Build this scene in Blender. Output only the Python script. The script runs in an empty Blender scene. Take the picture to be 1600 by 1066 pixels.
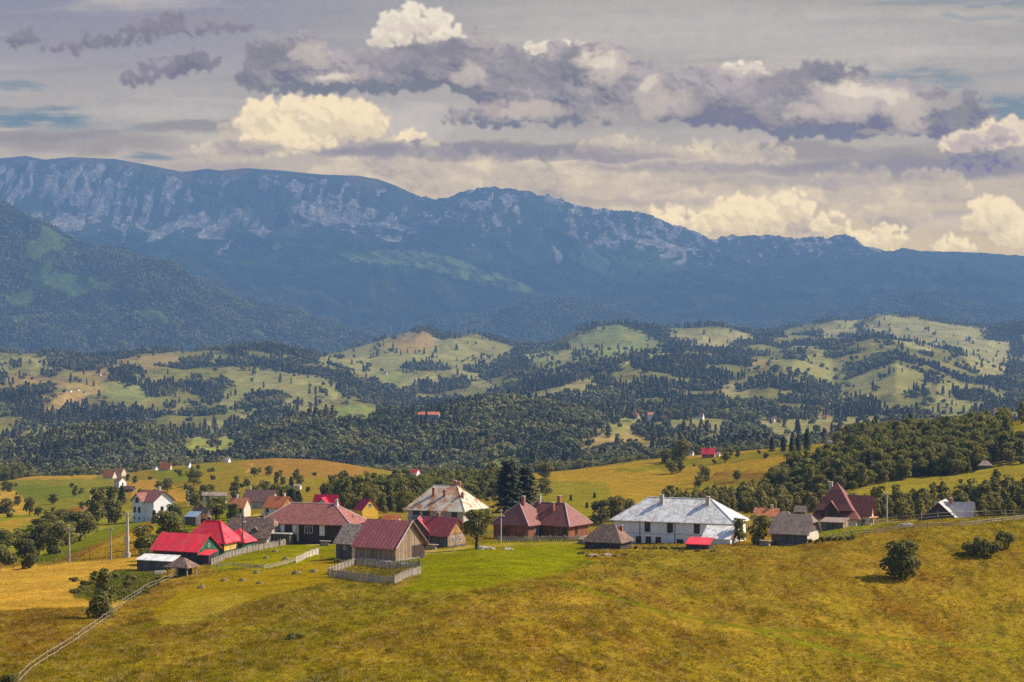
import bpy, bmesh, math, random
import numpy as np
from mathutils import Vector, Matrix, noise as mnoise
random.seed(7); RNG = np.random.default_rng(11)
SC = bpy.context.scene
COL = SC.collection
F = 2985.6; U0 = 800.0; V0 = 533.0          # lens of the photograph in photograph pixels
R = math.radians
SUN_AZ = R(15); SUN_EL = R(42)              # azimuth counted from +X towards +Y (away from the camera)

def lin(*c):
    return tuple(((x/255)/12.92 if x/255 <= .04045 else ((x/255+.055)/1.055)**2.4) for x in c)

# ------------------------------------------------------------------ numpy noise
def _hash(ix, iy, seed):
    h = (ix.astype(np.int64)*374761393 + iy.astype(np.int64)*668265263 + seed*1274126177) & 0xffffffff
    h = ((h ^ (h >> 13))*1274126177) & 0xffffffff
    return (h ^ (h >> 16)) & 0xffffffff
def gnoise(x, y, seed=0):
    x = np.asarray(x, float); y = np.asarray(y, float)
    ix = np.floor(x); iy = np.floor(y); fx = x-ix; fy = y-iy
    def g(dx, dy):
        a = _hash(ix+dx, iy+dy, seed)*(2*math.pi/4294967296.0)
        return np.cos(a)*(fx-dx) + np.sin(a)*(fy-dy)
    sx = fx*fx*fx*(fx*(fx*6-15)+10); sy = fy*fy*fy*(fy*(fy*6-15)+10)
    a = g(0,0)*(1-sx)+g(1,0)*sx; b = g(0,1)*(1-sx)+g(1,1)*sx
    return (a*(1-sy)+b*sy)*1.5
def fbm(x, y, o=4, seed=0, gain=.5):
    s = 0; a = 1; n = 0
    for i in range(o):
        s = s + a*gnoise(x*2**i, y*2**i, seed+i*17); n += a; a *= gain
    return s/n
def ridged(x, y, o=4, seed=0, gain=.5):
    s = 0; a = 1; n = 0
    for i in range(o):
        s = s + a*(1-2*np.abs(gnoise(x*2**i, y*2**i, seed+i*31))); n += a; a *= gain
    return s/n
def sstep(a, b, x):
    t = np.clip((x-a)/(b-a), 0, 1); return t*t*(3-2*t)

# ------------------------------------------------------------------ tagging
def tag(o, label=None, cat=None, group=None, kind=None):
    if label: o['label'] = label
    if cat: o['category'] = cat
    if group: o['group'] = group
    if kind: o['kind'] = kind
    return o
def link(o, parent=None):
    COL.objects.link(o)
    if parent is not None: o.parent = parent
    return o
def empty(name, loc=(0,0,0), rz=0, label=None, cat=None, group=None):
    o = bpy.data.objects.new(name, None); o.empty_display_size = .5
    o.location = loc; o.rotation_euler = (0,0,rz); link(o)
    return tag(o, label, cat, group)

# ------------------------------------------------------------------ materials
MATS = {}
class NT:
    def __init__(s, nt): s.t = nt; nt.nodes.clear()
    def n(s, typ, **kw):
        nd = s.t.nodes.new(typ)
        for k, v in kw.items():
            if k.startswith('i_'):
                key = k[2:]
                key = int(key) if key.isdigit() else key.replace('_', ' ')
                nd.inputs[key].default_value = v
            else: setattr(nd, k, v)
        return nd
    def l(s, a, b): s.t.links.new(a, b)
def new_mat(name):
    m = bpy.data.materials.new(name); m.use_nodes = True; return m, NT(m.node_tree)
def ramp(nt, fac, stops):
    r = nt.n('ShaderNodeValToRGB'); e = r.color_ramp.elements
    while len(e) < len(stops): e.new(.5)
    for i, (p, c) in enumerate(stops):
        e[i].position = p; e[i].color = (*c, 1) if len(c) == 3 else c
    nt.l(fac, r.inputs[0]); return r.outputs[0]
def mix(nt, fac, a, b, typ='MIX'):
    m = nt.n('ShaderNodeMix', data_type='RGBA', blend_type=typ)
    for src, idx in ((fac, 0), (a, 6), (b, 7)):
        if hasattr(src, 'is_linked') or hasattr(src, 'links'): nt.l(src, m.inputs[idx])
        else: m.inputs[idx].default_value = src if idx == 0 else ((*src, 1) if len(src) == 3 else src)
    return m.outputs[2]
def math_(nt, op, a, b=0.0, c=None):
    m = nt.n('ShaderNodeMath', operation=op)
    for i, s in enumerate((a, b, c)):
        if s is None: continue
        if hasattr(s, 'links'): nt.l(s, m.inputs[i])
        else: m.inputs[i].default_value = s
    return m.outputs[0]
def simple_mat(name, col, rough=.8, var=.25, scale=3.0, bump=0.0, spec=.25, metal=0., kind='noise', col2=None, stretch=(1,1,1), seam_gain=.12, lo=.30):
    """procedural paint / wood / tile: base colour with wear, streaks and relief"""
    if name in MATS: return MATS[name]
    m, nt = new_mat(name)
    out = nt.n('ShaderNodeOutputMaterial'); b = nt.n('ShaderNodeBsdfPrincipled')
    b.inputs['Roughness'].default_value = rough; b.inputs['Metallic'].default_value = metal
    b.inputs['Specular IOR Level'].default_value = spec
    tc = nt.n('ShaderNodeTexCoord'); mp = nt.n('ShaderNodeMapping'); mp.inputs['Scale'].default_value = stretch
    nt.l(tc.outputs['Object'], mp.inputs[0])
    n1 = nt.n('ShaderNodeTexNoise', i_Scale=scale, i_Detail=6.0, i_Roughness=.65); nt.l(mp.outputs[0], n1.inputs['Vector'])
    n2 = nt.n('ShaderNodeTexNoise', i_Scale=scale*.23, i_Detail=3.0); nt.l(mp.outputs[0], n2.inputs['Vector'])
    c2 = col2 if col2 else tuple(x*(1-var*1.6) for x in col)
    c3 = tuple(min(1, x*(1+var*.7)) for x in col)
    c = ramp(nt, n1.outputs[0], [(lo, c2), (max(.52, lo+.05), col), (.75, c3)])
    f = math_(nt, 'MULTIPLY_ADD', n2.outputs[0], var*2.0, 1-var)
    mm = mix(nt, 1.0, c, (1,1,1), 'MULTIPLY')
    comb = nt.n('ShaderNodeCombineColor'); 
    for i in range(3): nt.l(f, comb.inputs[i])
    nt.l(comb.outputs[0], mm.node.inputs[7])
    col_out = mm; h = n1.outputs[0]
    if kind in ('plank', 'rib', 'tile', 'shingle'):
        # local u runs along the wall / roof edge (UV map made by the mesh code), v up the slope, in metres
        uv = nt.n('ShaderNodeUVMap'); uv.uv_map = 'UVMap'
        sep = nt.n('ShaderNodeSeparateXYZ'); nt.l(uv.outputs[0], sep.inputs[0])
        if kind == 'plank':
            fr = math_(nt, 'FRACT', math_(nt, 'DIVIDE', sep.outputs[0], .28))
            idx = math_(nt, 'FLOOR', math_(nt, 'DIVIDE', sep.outputs[0], .28))
            gap = math_(nt, 'LESS_THAN', fr, .09)
            wn = nt.n('ShaderNodeTexWhiteNoise', noise_dimensions='1D'); nt.l(idx, wn.inputs['W'])
            k = math_(nt, 'MULTIPLY_ADD', wn.outputs[0], .55, .62)
            k = math_(nt, 'MULTIPLY', k, math_(nt, 'SUBTRACT', 1.0, math_(nt, 'MULTIPLY', gap, .6)))
            h = math_(nt, 'SUBTRACT', 1.0, gap)
        elif kind == 'rib':
            fr = math_(nt, 'FRACT', math_(nt, 'DIVIDE', sep.outputs[0], .8))
            idx = math_(nt, 'FLOOR', math_(nt, 'DIVIDE', sep.outputs[0], .8))
            row = math_(nt, 'FLOOR', math_(nt, 'DIVIDE', sep.outputs[1], 1.9))
            wn = nt.n('ShaderNodeTexWhiteNoise', noise_dimensions='2D')
            cv = nt.n('ShaderNodeCombineXYZ'); nt.l(idx, cv.inputs[0]); nt.l(row, cv.inputs[1]); nt.l(cv.outputs[0], wn.inputs['Vector'])
            k = math_(nt, 'MULTIPLY_ADD', wn.outputs[0], .22, .86)
            seam = math_(nt, 'LESS_THAN', fr, .13)
            k = math_(nt, 'ADD', k, math_(nt, 'MULTIPLY', seam, seam_gain))
            h = math_(nt, 'ADD', seam, math_(nt, 'MULTIPLY', n1.outputs[0], .2))
        else:
            sx, sy = (.45, .38) if kind == 'tile' else (.30, .42)
            row = math_(nt, 'FLOOR', math_(nt, 'DIVIDE', sep.outputs[1], sy))
            off = math_(nt, 'MULTIPLY', math_(nt, 'FRACT', math_(nt, 'MULTIPLY', row, .5)), sx)
            uu = math_(nt, 'DIVIDE', math_(nt, 'ADD', sep.outputs[0], off), sx)
            idx = math_(nt, 'FLOOR', uu)
            wn = nt.n('ShaderNodeTexWhiteNoise', noise_dimensions='2D')
            cv = nt.n('ShaderNodeCombineXYZ'); nt.l(idx, cv.inputs[0]); nt.l(row, cv.inputs[1]); nt.l(cv.outputs[0], wn.inputs['Vector'])
            k = math_(nt, 'MULTIPLY_ADD', wn.outputs[0], .35 if kind == 'tile' else .7, .8 if kind == 'tile' else .6)
            h = math_(nt, 'FRACT', math_(nt, 'DIVIDE', sep.outputs[1], sy))
        cc = nt.n('ShaderNodeCombineColor')
        for i in range(3): nt.l(k, cc.inputs[i])
        col_out = mix(nt, 1.0, mm, cc.outputs[0], 'MULTIPLY')
    if bump:
        bp = nt.n('ShaderNodeBump', i_Strength=min(1, bump), i_Distance=.06 if kind == 'noise' else .05)
        nt.l(h, bp.inputs['Height']); nt.l(bp.outputs[0], b.inputs['Normal'])
    nt.l(col_out, b.inputs['Base Color']); nt.l(b.outputs[0], out.inputs[0])
    MATS[name] = m
    return m
# ------------------------------------------------------------------ the land: profiles of every ridge and valley
# each ring: ((u, Y, v), ...) direction, distance in metres, apparent height of the ground there
RINGS = [
 [(-500,165,1066),(700,165,1066),(1000,200,1066),(1300,245,1066),(1600,262,1066),(2100,270,1066)],
 [(-500,260,948),(0,260,962),(200,260,958),(500,255,938),(800,255,935),(1100,290,942),(1400,318,906),(1600,322,896),(2100,325,884)],
 [(-500,350,925),(0,350,905),(100,350,900),(240,350,899),(400,350,884),(600,350,874),(750,360,862),(900,370,863),(1000,370,862),(1120,372,857),(1235,375,853),(1330,370,838),(1440,365,826),(1600,360,818),(2100,355,806)],
 [(-500,395,905),(0,385,890),(100,388,880),(230,392,872),(330,395,868),(430,405,856),(560,410,851),(750,415,845),(900,420,842),(1000,410,848),(1120,405,847),(1235,400,845),(1330,398,826),(1440,400,815),(1500,400,811),(1600,398,807),(2100,395,795)],
 [(-500,450,885),(0,450,876),(60,450,871),(150,455,856),(260,460,842),(330,460,842),(430,470,835),(560,470,833),(750,470,832),(900,480,826),(1000,470,833),(1120,460,832),(1235,455,829),(1330,450,825),(1440,450,822),(1600,450,818),(2100,450,808)],
 [(-500,600,840),(0,600,832),(100,600,826),(180,600,820),(260,600,813),(330,560,806),(430,545,803),(520,545,802),(650,560,805),(780,560,803),(900,560,798),(1000,560,803),(1120,540,806),(1235,530,806),(1330,530,806),(1440,520,806),(1600,520,804),(2100,520,796)],
 [(-500,820,800),(0,800,791),(100,800,786),(200,780,788),(300,760,780),(400,740,776),(520,740,775),(650,740,782),(780,720,780),(860,700,778),(950,700,775),(1050,700,776),(1150,680,772),(1250,660,764),(1350,650,757),(1450,650,747),(1600,640,731),(2100,640,710)],
 [(-500,1000,772),(0,1000,766),(100,1000,758),(200,960,764),(300,940,748),(400,950,742),(520,950,746),(620,940,757),(720,880,766),(800,820,757),(860,820,752),(950,840,746),(1050,850,741),(1150,830,730),(1250,800,716),(1330,780,706),(1430,780,700),(1520,760,690),(1560,740,686),(1600,730,683),(2100,730,655)],
 [(-500,1300,755),(0,1300,750),(60,1300,744),(150,1280,742),(210,1240,738),(260,1200,730),(320,1200,724),(380,1180,719),(430,1180,716),(500,1170,719),(560,1150,728),(620,1120,738),(690,1060,752),(760,960,756),(820,900,742),(900,920,735),(1000,940,722),(1120,960,710),(1220,950,700),(1310,940,692),(1380,930,688),(1450,900,684),(1520,880,676),(1560,860,668),(1600,850,656),(1700,850,640),(2100,850,615)],
 [(-500,1480,768),(0,1480,764),(150,1460,756),(260,1400,744),(380,1340,738),(500,1330,742),(620,1300,752),(700,1250,758),(780,1200,762),(880,1180,756),(1000,1150,744),(1120,1150,732),(1310,1150,722),(1450,1120,720),(1560,1100,712),(1700,1100,690),(2100,1100,670)],
 [(-500,1650,750),(0,1650,742),(80,1650,738),(200,1650,732),(300,1650,736),(400,1600,740),(500,1600,746),(620,1600,742),(760,1600,734),(880,1600,722),(1000,1600,712),(1120,1600,704),(1200,1600,700),(1400,1600,692),(1600,1600,685),(2100,1600,670)],
 [(-500,1950,690),(0,1950,704),(60,1950,696),(100,1950,686),(160,1950,680),(240,1950,684),(275,1950,705),(300,1950,728),(340,1950,728),(380,1950,706),(450,1950,676),(520,1950,664),(600,1980,660),(660,2020,665),(720,2050,652),(790,2080,635),(860,2100,640),(940,2100,662),(1000,2100,680),(1120,2100,680),(1200,2100,678),(1400,2100,672),(1600,2100,668),(2100,2100,650)],
 [(-500,2300,705),(0,2300,706),(100,2300,700),(250,2300,700),(300,2200,690),(380,2250,690),(450,2300,688),(600,2350,668),(720,2400,655),(860,2400,652),(960,2400,657),(1100,2500,652),(1200,2500,655),(1400,2500,660),(1600,2500,656),(2100,2500,640)],
 [(-500,2700,655),(0,2700,668),(100,2700,676),(240,2650,690),(265,2600,684),(380,2600,684),(400,2600,676),(500,2700,664),(600,2750,658),(700,2750,655),(800,2750,648),(900,2750,646),(1000,2800,650),(1100,2800,648),(1200,2800,645),(1300,2800,652),(1400,2800,655),(1600,2800,650),(2100,2800,630)],
 [(-500,3150,600),(0,3200,612),(100,3200,606),(200,3150,622),(300,3100,640),(400,3100,636),(500,3100,636),(560,3100,640),(600,3150,645),(680,3200,650),(740,3200,644),(800,3200,628),(860,3200,612),(960,3200,604),(1060,3200,612),(1150,3200,612),(1200,3150,606),(1300,3150,634),(1400,3150,612),(1500,3200,628),(1600,3200,632),(2100,3200,610)],
 [(-500,3700,560),(0,3750,582),(60,3750,586),(140,3700,582),(200,3650,580),(300,3650,590),(400,3650,588),(500,3700,590),(560,3700,600),(620,3750,612),(680,3800,618),(740,3800,612),(800,3800,596),(860,3750,586),(930,3700,574),(1000,3700,566),(1060,3700,568),(1120,3700,572),(1180,3700,576),(1240,3600,572),(1300,3650,592),(1350,3650,582),(1400,3600,569),(1450,3650,582),(1520,3700,600),(1600,3700,606),(2100,3700,590)],
 [(-500,4300,540),(0,4300,556),(70,4300,556),(130,4300,566),(200,4250,561),(270,4250,552),(350,4200,549),(420,4200,545),(470,4200,556),(520,4250,566),(580,4300,576),(640,4300,572),(700,4300,580),(760,4300,584),(820,4300,572),(880,4300,564),(940,4300,552),(1000,4300,556),(1060,4300,552),(1130,4300,554),(1200,4250,562),(1260,4200,552),(1320,4150,540),(1360,4150,532),(1420,4200,542),(1480,4250,552),(1540,4250,570),(1600,4250,584),(2100,4250,570)],
 [(-500,4650,575),(0,4650,575),(400,4650,575),(500,4750,566),(600,4700,548),(700,4700,552),(800,4700,560),(900,4700,552),(1000,4700,548),(1100,4700,540),(1200,4650,548),(1300,4600,545),(1420,4600,560),(1540,4600,572),(1600,4600,590),(2100,4600,580)],
 [(-500,5100,590),(0,5100,590),(400,5100,580),(500,5100,560),(560,5100,545),(610,5100,530),(650,5050,518),(668,5050,520),(690,5100,531),(740,5100,527),(800,5100,544),(850,5100,546),(890,5050,525),(930,5050,509),(965,5050,507),(1000,5050,514),(1050,5100,516),(1130,5100,513),(1180,5100,522),(1240,5100,528),(1300,5100,530),(1400,5100,540),(1500,5100,550),(1600,5100,570),(2100,5100,560)],
 [(-500,5450,610),(0,5450,600),(500,5450,575),(700,5450,560),(960,5450,540),(1200,5450,535),(1400,5450,528),(1500,5450,530),(1600,5450,550),(2100,5450,540)],
 [(-500,5900,600),(0,5900,600),(600,5900,575),(900,5900,545),(1100,5900,530),(1200,5900,524),(1260,5900,510),(1300,5900,502),(1340,5900,503),(1370,5900,494),(1430,5900,497),(1480,5900,508),(1545,5900,514),(1600,5900,508),(1700,5900,490),(2100,5900,470)],
 [(-500,6300,560),(0,6300,570),(200,6300,575),(500,6300,585),(800,6300,575),(1200,6300,550),(1400,6300,535),(1600,6300,540),(2100,6300,520)],
 [(-500,6900,450),(0,6900,478),(60,6900,500),(120,6900,515),(200,6900,505),(250,6900,500),(300,6900,510),(360,6900,530),(430,6900,538),(500,6900,552),(600,6900,572),(800,6900,570),(1200,6900,560),(1600,6900,550),(2100,6900,530)],
 [(-500,7900,250),(-100,7900,300),(0,7900,325),(60,7900,345),(120,7900,375),(200,7900,402),(260,7900,422),(300,7900,445),(380,7900,470),(440,7900,490),(500,7900,512),(570,7900,537),(640,7900,552),(800,7900,560),(1200,7900,560),(1600,7900,545),(2100,7900,520)],
 [(-500,8200,300),(0,8200,355),(120,8200,400),(300,8200,465),(500,8200,525),(640,8200,550),(900,8200,540),(1200,8200,540),(1600,8200,520),(2100,8200,500)],
 [(-500,8900,330),(0,8900,370),(300,8900,440),(560,8900,520),(640,8900,515),(700,8900,505),(760,8900,495),(820,8900,480),(900,8900,478),(960,8900,490),(1010,8900,505),(1100,8900,518),(1200,8900,515),(1300,8900,500),(1360,8900,480),(1420,8900,468),(1480,8900,465),(1540,8900,475),(1600,8900,480),(2100,8900,450)],
 [(-500,9200,345),(0,9200,380),(300,9200,430),(560,9200,490),(800,9200,490),(1000,9200,500),(1200,9200,500),(1600,9200,490),(2100,9200,470)],
 [(-500,10200,350),(0,10200,375),(200,10200,385),(400,10200,395),(520,10200,390),(600,10200,395),(700,10200,412),(800,10200,430),(900,10200,440),(1000,10200,438),(1200,10200,440),(1400,10200,442),(1600,10200,445),(2100,10200,440)],
 [(-500,11000,320),(0,11000,335),(100,11000,345),(200,11000,352),(300,11000,352),(400,11000,338),(500,11000,335),(560,11000,345),(650,11000,345),(700,11000,335),(760,11000,338),(850,11000,355),(950,11000,368),(1050,11000,385),(1110,11000,398),(1200,11000,398),(1350,11000,405),(1450,11000,408),(1600,11000,418),(2100,11000,430)],
 [(-500,11350,275),(0,11350,262),(100,11350,262),(200,11350,268),(300,11350,285),(400,11350,280),(500,11350,288),(600,11350,300),(655,11350,322),(700,11350,318),(770,11350,303),(850,11350,320),(900,11350,338),(985,11350,345),(1050,11350,364),(1108,11350,385),(1200,11350,378),(1330,11350,385),(1385,11350,400),(1600,11350,408),(2100,11350,430)],
 [(-500,11600,290),(-100,11600,262),(0,11600,248),(40,11600,244),(70,11600,250),(110,11600,246),(180,11600,249),(230,11600,258),(285,11600,269),(325,11600,264),(345,11600,267),(385,11600,263),(440,11600,267),(500,11600,273),(560,11600,275),(590,11600,280),(620,11600,291),(655,11600,309),(680,11600,313),(700,11600,310),(730,11600,299),(770,11600,292),(790,11600,294),(820,11600,301),(860,11600,312),(900,11600,328),(950,11600,335),(985,11600,333),(1015,11600,338),(1050,11600,355),(1085,11600,362),(1108,11600,377),(1130,11600,372),(1180,11600,369),(1215,11600,369),(1240,11600,376),(1260,11600,373),(1290,11600,378),(1320,11600,372),(1335,11600,378),(1350,11600,391),(1385,11600,396),(1410,11600,389),(1440,11600,394),(1470,11600,394),(1540,11600,397),(1570,11600,400),(1600,11600,402),(1800,11600,415),(2100,11600,430)],
 [(-500,13500,420),(2100,13500,480)],
]
CU = np.concatenate([np.arange(-500,-40,12), np.arange(-40,1640,2.0), np.arange(1640,2101,12)])
YR = np.concatenate([np.arange(-120,100,8), 100*1.0045**np.arange(0, int(math.log(14)/math.log(1.0045))),
    1400*1.005**np.arange(0, int(math.log(6300/1400)/math.log(1.005))),
    np.arange(6300,10000,24), np.arange(10000,11700,9), np.arange(11700,13600,90)])
NU, NY = len(CU), len(YR)
def build_heights():
    K = len(RINGS)
    Yk = np.zeros((K+2, NU)); Zk = np.zeros((K+2, NU))
    Yk[0] = -200; Zk[0] = -22.5; Yk[1] = 40; Zk[1] = -24.0
    for i, rg in enumerate(RINGS):
        a = np.array(rg, float)
        Yk[i+2] = np.interp(CU, a[:,0], a[:,1]); v = np.interp(CU, a[:,0], a[:,2])
        # soften the kinks of the traced profiles
        if i < 22:
            k = np.exp(-np.linspace(-2,2,9)**2); k /= k.sum()
            pad = np.pad(v, 4, mode='edge'); v = np.convolve(pad, k, 'valid')
        Zk[i+2] = -(v-V0)*Yk[i+2]/F
    h = np.diff(Yk, axis=0); d = np.diff(Zk, axis=0)/h
    m = np.zeros_like(Yk)
    w1 = 2*h[1:]+h[:-1]; w2 = h[1:]+2*h[:-1]
    same = (d[1:]*d[:-1]) > 0
    with np.errstate(divide='ignore', invalid='ignore'):
        hm = (w1+w2)/(w1/d[:-1]+w2/d[1:])
    m[1:-1] = np.where(same, hm, 0); m[0] = d[0]; m[-1] = d[-1]
    Z = np.zeros((NY, NU))
    for j, y in enumerate(YR):
        idx = np.clip((Yk <= y).sum(axis=0)-1, 0, Yk.shape[0]-2)
        c = np.arange(NU)
        h_ = h[idx, c]; t = (y-Yk[idx, c])/h_
        z0 = Zk[idx, c]; z1 = Zk[idx+1, c]; m0 = m[idx, c]*h_; m1 = m[idx+1, c]*h_
        Z[j] = (2*t**3-3*t**2+1)*z0+(t**3-2*t**2+t)*m0+(-2*t**3+3*t**2)*z1+(t**3-t**2)*m1
    return Z
WY = np.maximum(YR, 60.0)
XG = (CU[None,:]-U0)/F*WY[:,None]; YG = np.repeat(YR[:,None], NU, 1)
ZG = build_heights()
UG = np.repeat(CU[None,:], NY, 0)
# relief the ridge lines do not carry
near = sstep(60, 160, YG)
ZG += near*(1-sstep(1200,1600,YG))*(fbm(XG/45, YG/60, 3, 5)*.4 + fbm(XG/9, YG/12, 2, 9)*.10*(1-sstep(500,900,YG)))
mid = sstep(1400,1800,YG)*(1-sstep(5900,6500,YG))
ZG += mid*(fbm(XG/420, YG/420, 4, 21)*8 + (ridged(XG/230+fbm(XG/500,YG/500,2,25)*1.5, YG/520, 4, 23)-.1)*13*(.4+.6*sstep(2200,3000,YG)))
foot = sstep(6000,6700,YG)*(1-sstep(9600,10600,YG))
ZG += foot*(ridged(XG/700+YG/2600, YG/1900, 5, 33)*60 + ridged(XG/240+YG/900, YG/800, 3, 37)*24 + fbm(XG/160, YG/160, 3, 35)*10 - 25)
apron = sstep(9300,10000,YG)*(1-sstep(10900,11300,YG))
ZG += apron*(ridged(XG/430+YG/3000+fbm(XG/600,YG/700,2,42), YG/2400, 5, 41)*66-24)
lf = 1-sstep(560,680,UG)
cl = sstep(10850,11150,YG)*(1-sstep(11540-190*lf,11660-150*lf,YG))
rightfade = 1-.75*sstep(1330,1420,UG)
cw = fbm(XG/520, YG/420, 3, 44)*2.0
CLN = (.55*ridged(XG/330+cw, YG/900, 4, 43, .6)+.45*ridged(XG/95+cw*2.2, YG/420+cw, 4, 45, .6))*(.55+.75*sstep(-.3,.35,fbm(XG/640, YG/900, 2, 46)))+.12*fbm(XG/140, ZG/26, 3, 48)
ZG += cl*rightfade*(CLN*58 + fbm(XG/60, YG/60, 3, 47)*16 - 22)
sk = np.exp(-((YG-11600)/70)**2)*rightfade*(1-sstep(-1,1,0*UG)*0)
jag = sstep(640,700,UG)*1.0+.06
ZG += sk*jag*(ridged(XG/85, YG/500, 4, 51)*14-2)
VG = V0 - F*ZG/np.maximum(YG, 1.0)
# terraces on the cliff: strata
def H(x, y):
    """ground height at any point (bilinear in the ring table)"""
    x = np.atleast_1d(np.asarray(x, float)); y = np.atleast_1d(np.asarray(y, float))
    u = U0 + F*x/np.maximum(y, 60.0)
    j = np.clip(np.searchsorted(YR, y)-1, 0, NY-2); i = np.clip(np.searchsorted(CU, u)-1, 0, NU-2)
    ty = np.clip((y-YR[j])/(YR[j+1]-YR[j]), 0, 1); tu = np.clip((u-CU[i])/(CU[i+1]-CU[i]), 0, 1)
    return ((ZG[j,i]*(1-tu)+ZG[j,i+1]*tu)*(1-ty) + (ZG[j+1,i]*(1-tu)+ZG[j+1,i+1]*tu)*ty)
def hz(x, y): return float(H(x, y)[0])
# nearest-first horizon: lowest v reached by nearer ground
HORIZ = np.minimum.accumulate(np.where(YG > 60, VG, 5000), axis=0)
def at(u, v, y0=120, y1=14000):
    """the ground point seen in direction (u, v), first visible one between y0 and y1"""
    i = int(np.clip(np.searchsorted(CU, u), 0, NU-1))
    y = None
    for j in range(1, NY):
        if YR[j] < y0: continue
        if YR[j] > y1: break
        if VG[j, i] <= v:
            a, b = VG[j-1, i], VG[j, i]
            t = 0 if a <= v else (a-v)/(a-b+1e-9)
            y = YR[j-1]+(YR[j]-YR[j-1])*t; break
    if y is None:
        sel = (YR >= y0) & (YR <= y1); jj = np.where(sel)[0]; y = YR[jj[np.argmin(VG[jj, i])]]
    x = (u-U0)/F*y
    return Vector((x, y, hz(x, y)))
def in_poly(px, py, poly):
    n = len(poly); ins = np.zeros(px.shape, bool)
    for a in range(n):
        x0, y0 = poly[a]; x1, y1 = poly[(a+1) % n]
        if y0 == y1: continue
        c = ((y0 > py) != (y1 > py)) & (px < (x1-x0)*(py-y0)/(y1-y0)+x0)
        ins ^= c
    return ins
WU = fbm(XG/np.maximum(YG,60)*130, YG/np.maximum(YG,60)*0+np.log(np.maximum(YG,60))*34, 3, 61)
WV = fbm(XG/np.maximum(YG,60)*130+50, np.log(np.maximum(YG,60))*34, 3, 67)
def paint_mask(poly, y0, y1, wob=1.0):
    us = [p[0] for p in poly]; vs = [p[1] for p in poly]
    j0 = np.searchsorted(YR, y0); j1 = np.searchsorted(YR, y1)
    i0 = np.searchsorted(CU, min(us)-12); i1 = np.searchsorted(CU, max(us)+12)
    m = np.zeros((NY, NU), bool)
    if j1 <= j0 or i1 <= i0: return m
    s = (slice(j0, j1), slice(i0, i1))
    m[s] = in_poly(UG[s]+WU[s]*5*wob, VG[s]+WV[s]*3*wob, poly)
    return m
# ------------------------------------------------------------------ what grows where: fields, mown meadows, woods, rock
def A(*c, k=.62):
    # the photograph's warm grade: greens lean to olive, little blue
    return np.array(lin(*c))*k*np.array([1.26,1.22,.66])
COLR = np.zeros((NY, NU, 3)); FOR = np.zeros((NY, NU), np.int8)    # FOR 1 broadleaf, 2 conifer, 3 young wood, 0 open
def mixc(m, c):
    m = m[..., None]; COLR[:] = COLR*(1-m) + np.array(c)*m
EDGE = fbm(XG/3.0, YG/8.0, 3, 77)
def n2(sx, sy, o, seed): return fbm(XG/sx, YG/sy, o, seed)
# open grass everywhere to begin with: olive, straw and rust patches
g1 = sstep(-.35,.35,n2(12,44,5,101)); g2 = sstep(.0,.3,n2(8,30,5,103)); g3 = sstep(-.2,.3,n2(40,150,4,107)); g4 = sstep(.05,.25,n2(2.2,9,4,109)); g5 = sstep(.05,.3,n2(3,11,4,113))
COLR[:] = A(152,130,42)
mixc(g1*.7, A(182,150,62)); mixc(g2*.55, A(146,102,46)); mixc(g3*.55, A(132,132,34))
mixc(sstep(1000,1066,VG)*(YG < 330)*.35, A(140,134,42)); mixc(g4*.45, A(96,82,30)); mixc(g5*.4, A(186,156,78))
FG = YG < 480
mixc(np.where(FG, 0, 1.0)*.75, A(146,128,56))
midm = YG > 1380
COLR[midm] = A(54,52,30)
FOR[midm] = 1
con = n2(260,260,3,111) > .06
FOR[midm & con & (YG > 2300)] = 2
scr = (fbm(XG/170, YG/210, 4, 117) > -.03) & (YG > 2350) & (YG < 6150)
FOR[scr] = 0; COLR[scr] = A(142,138,84, k=.42)*np.array([1,1,1.4])
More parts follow.
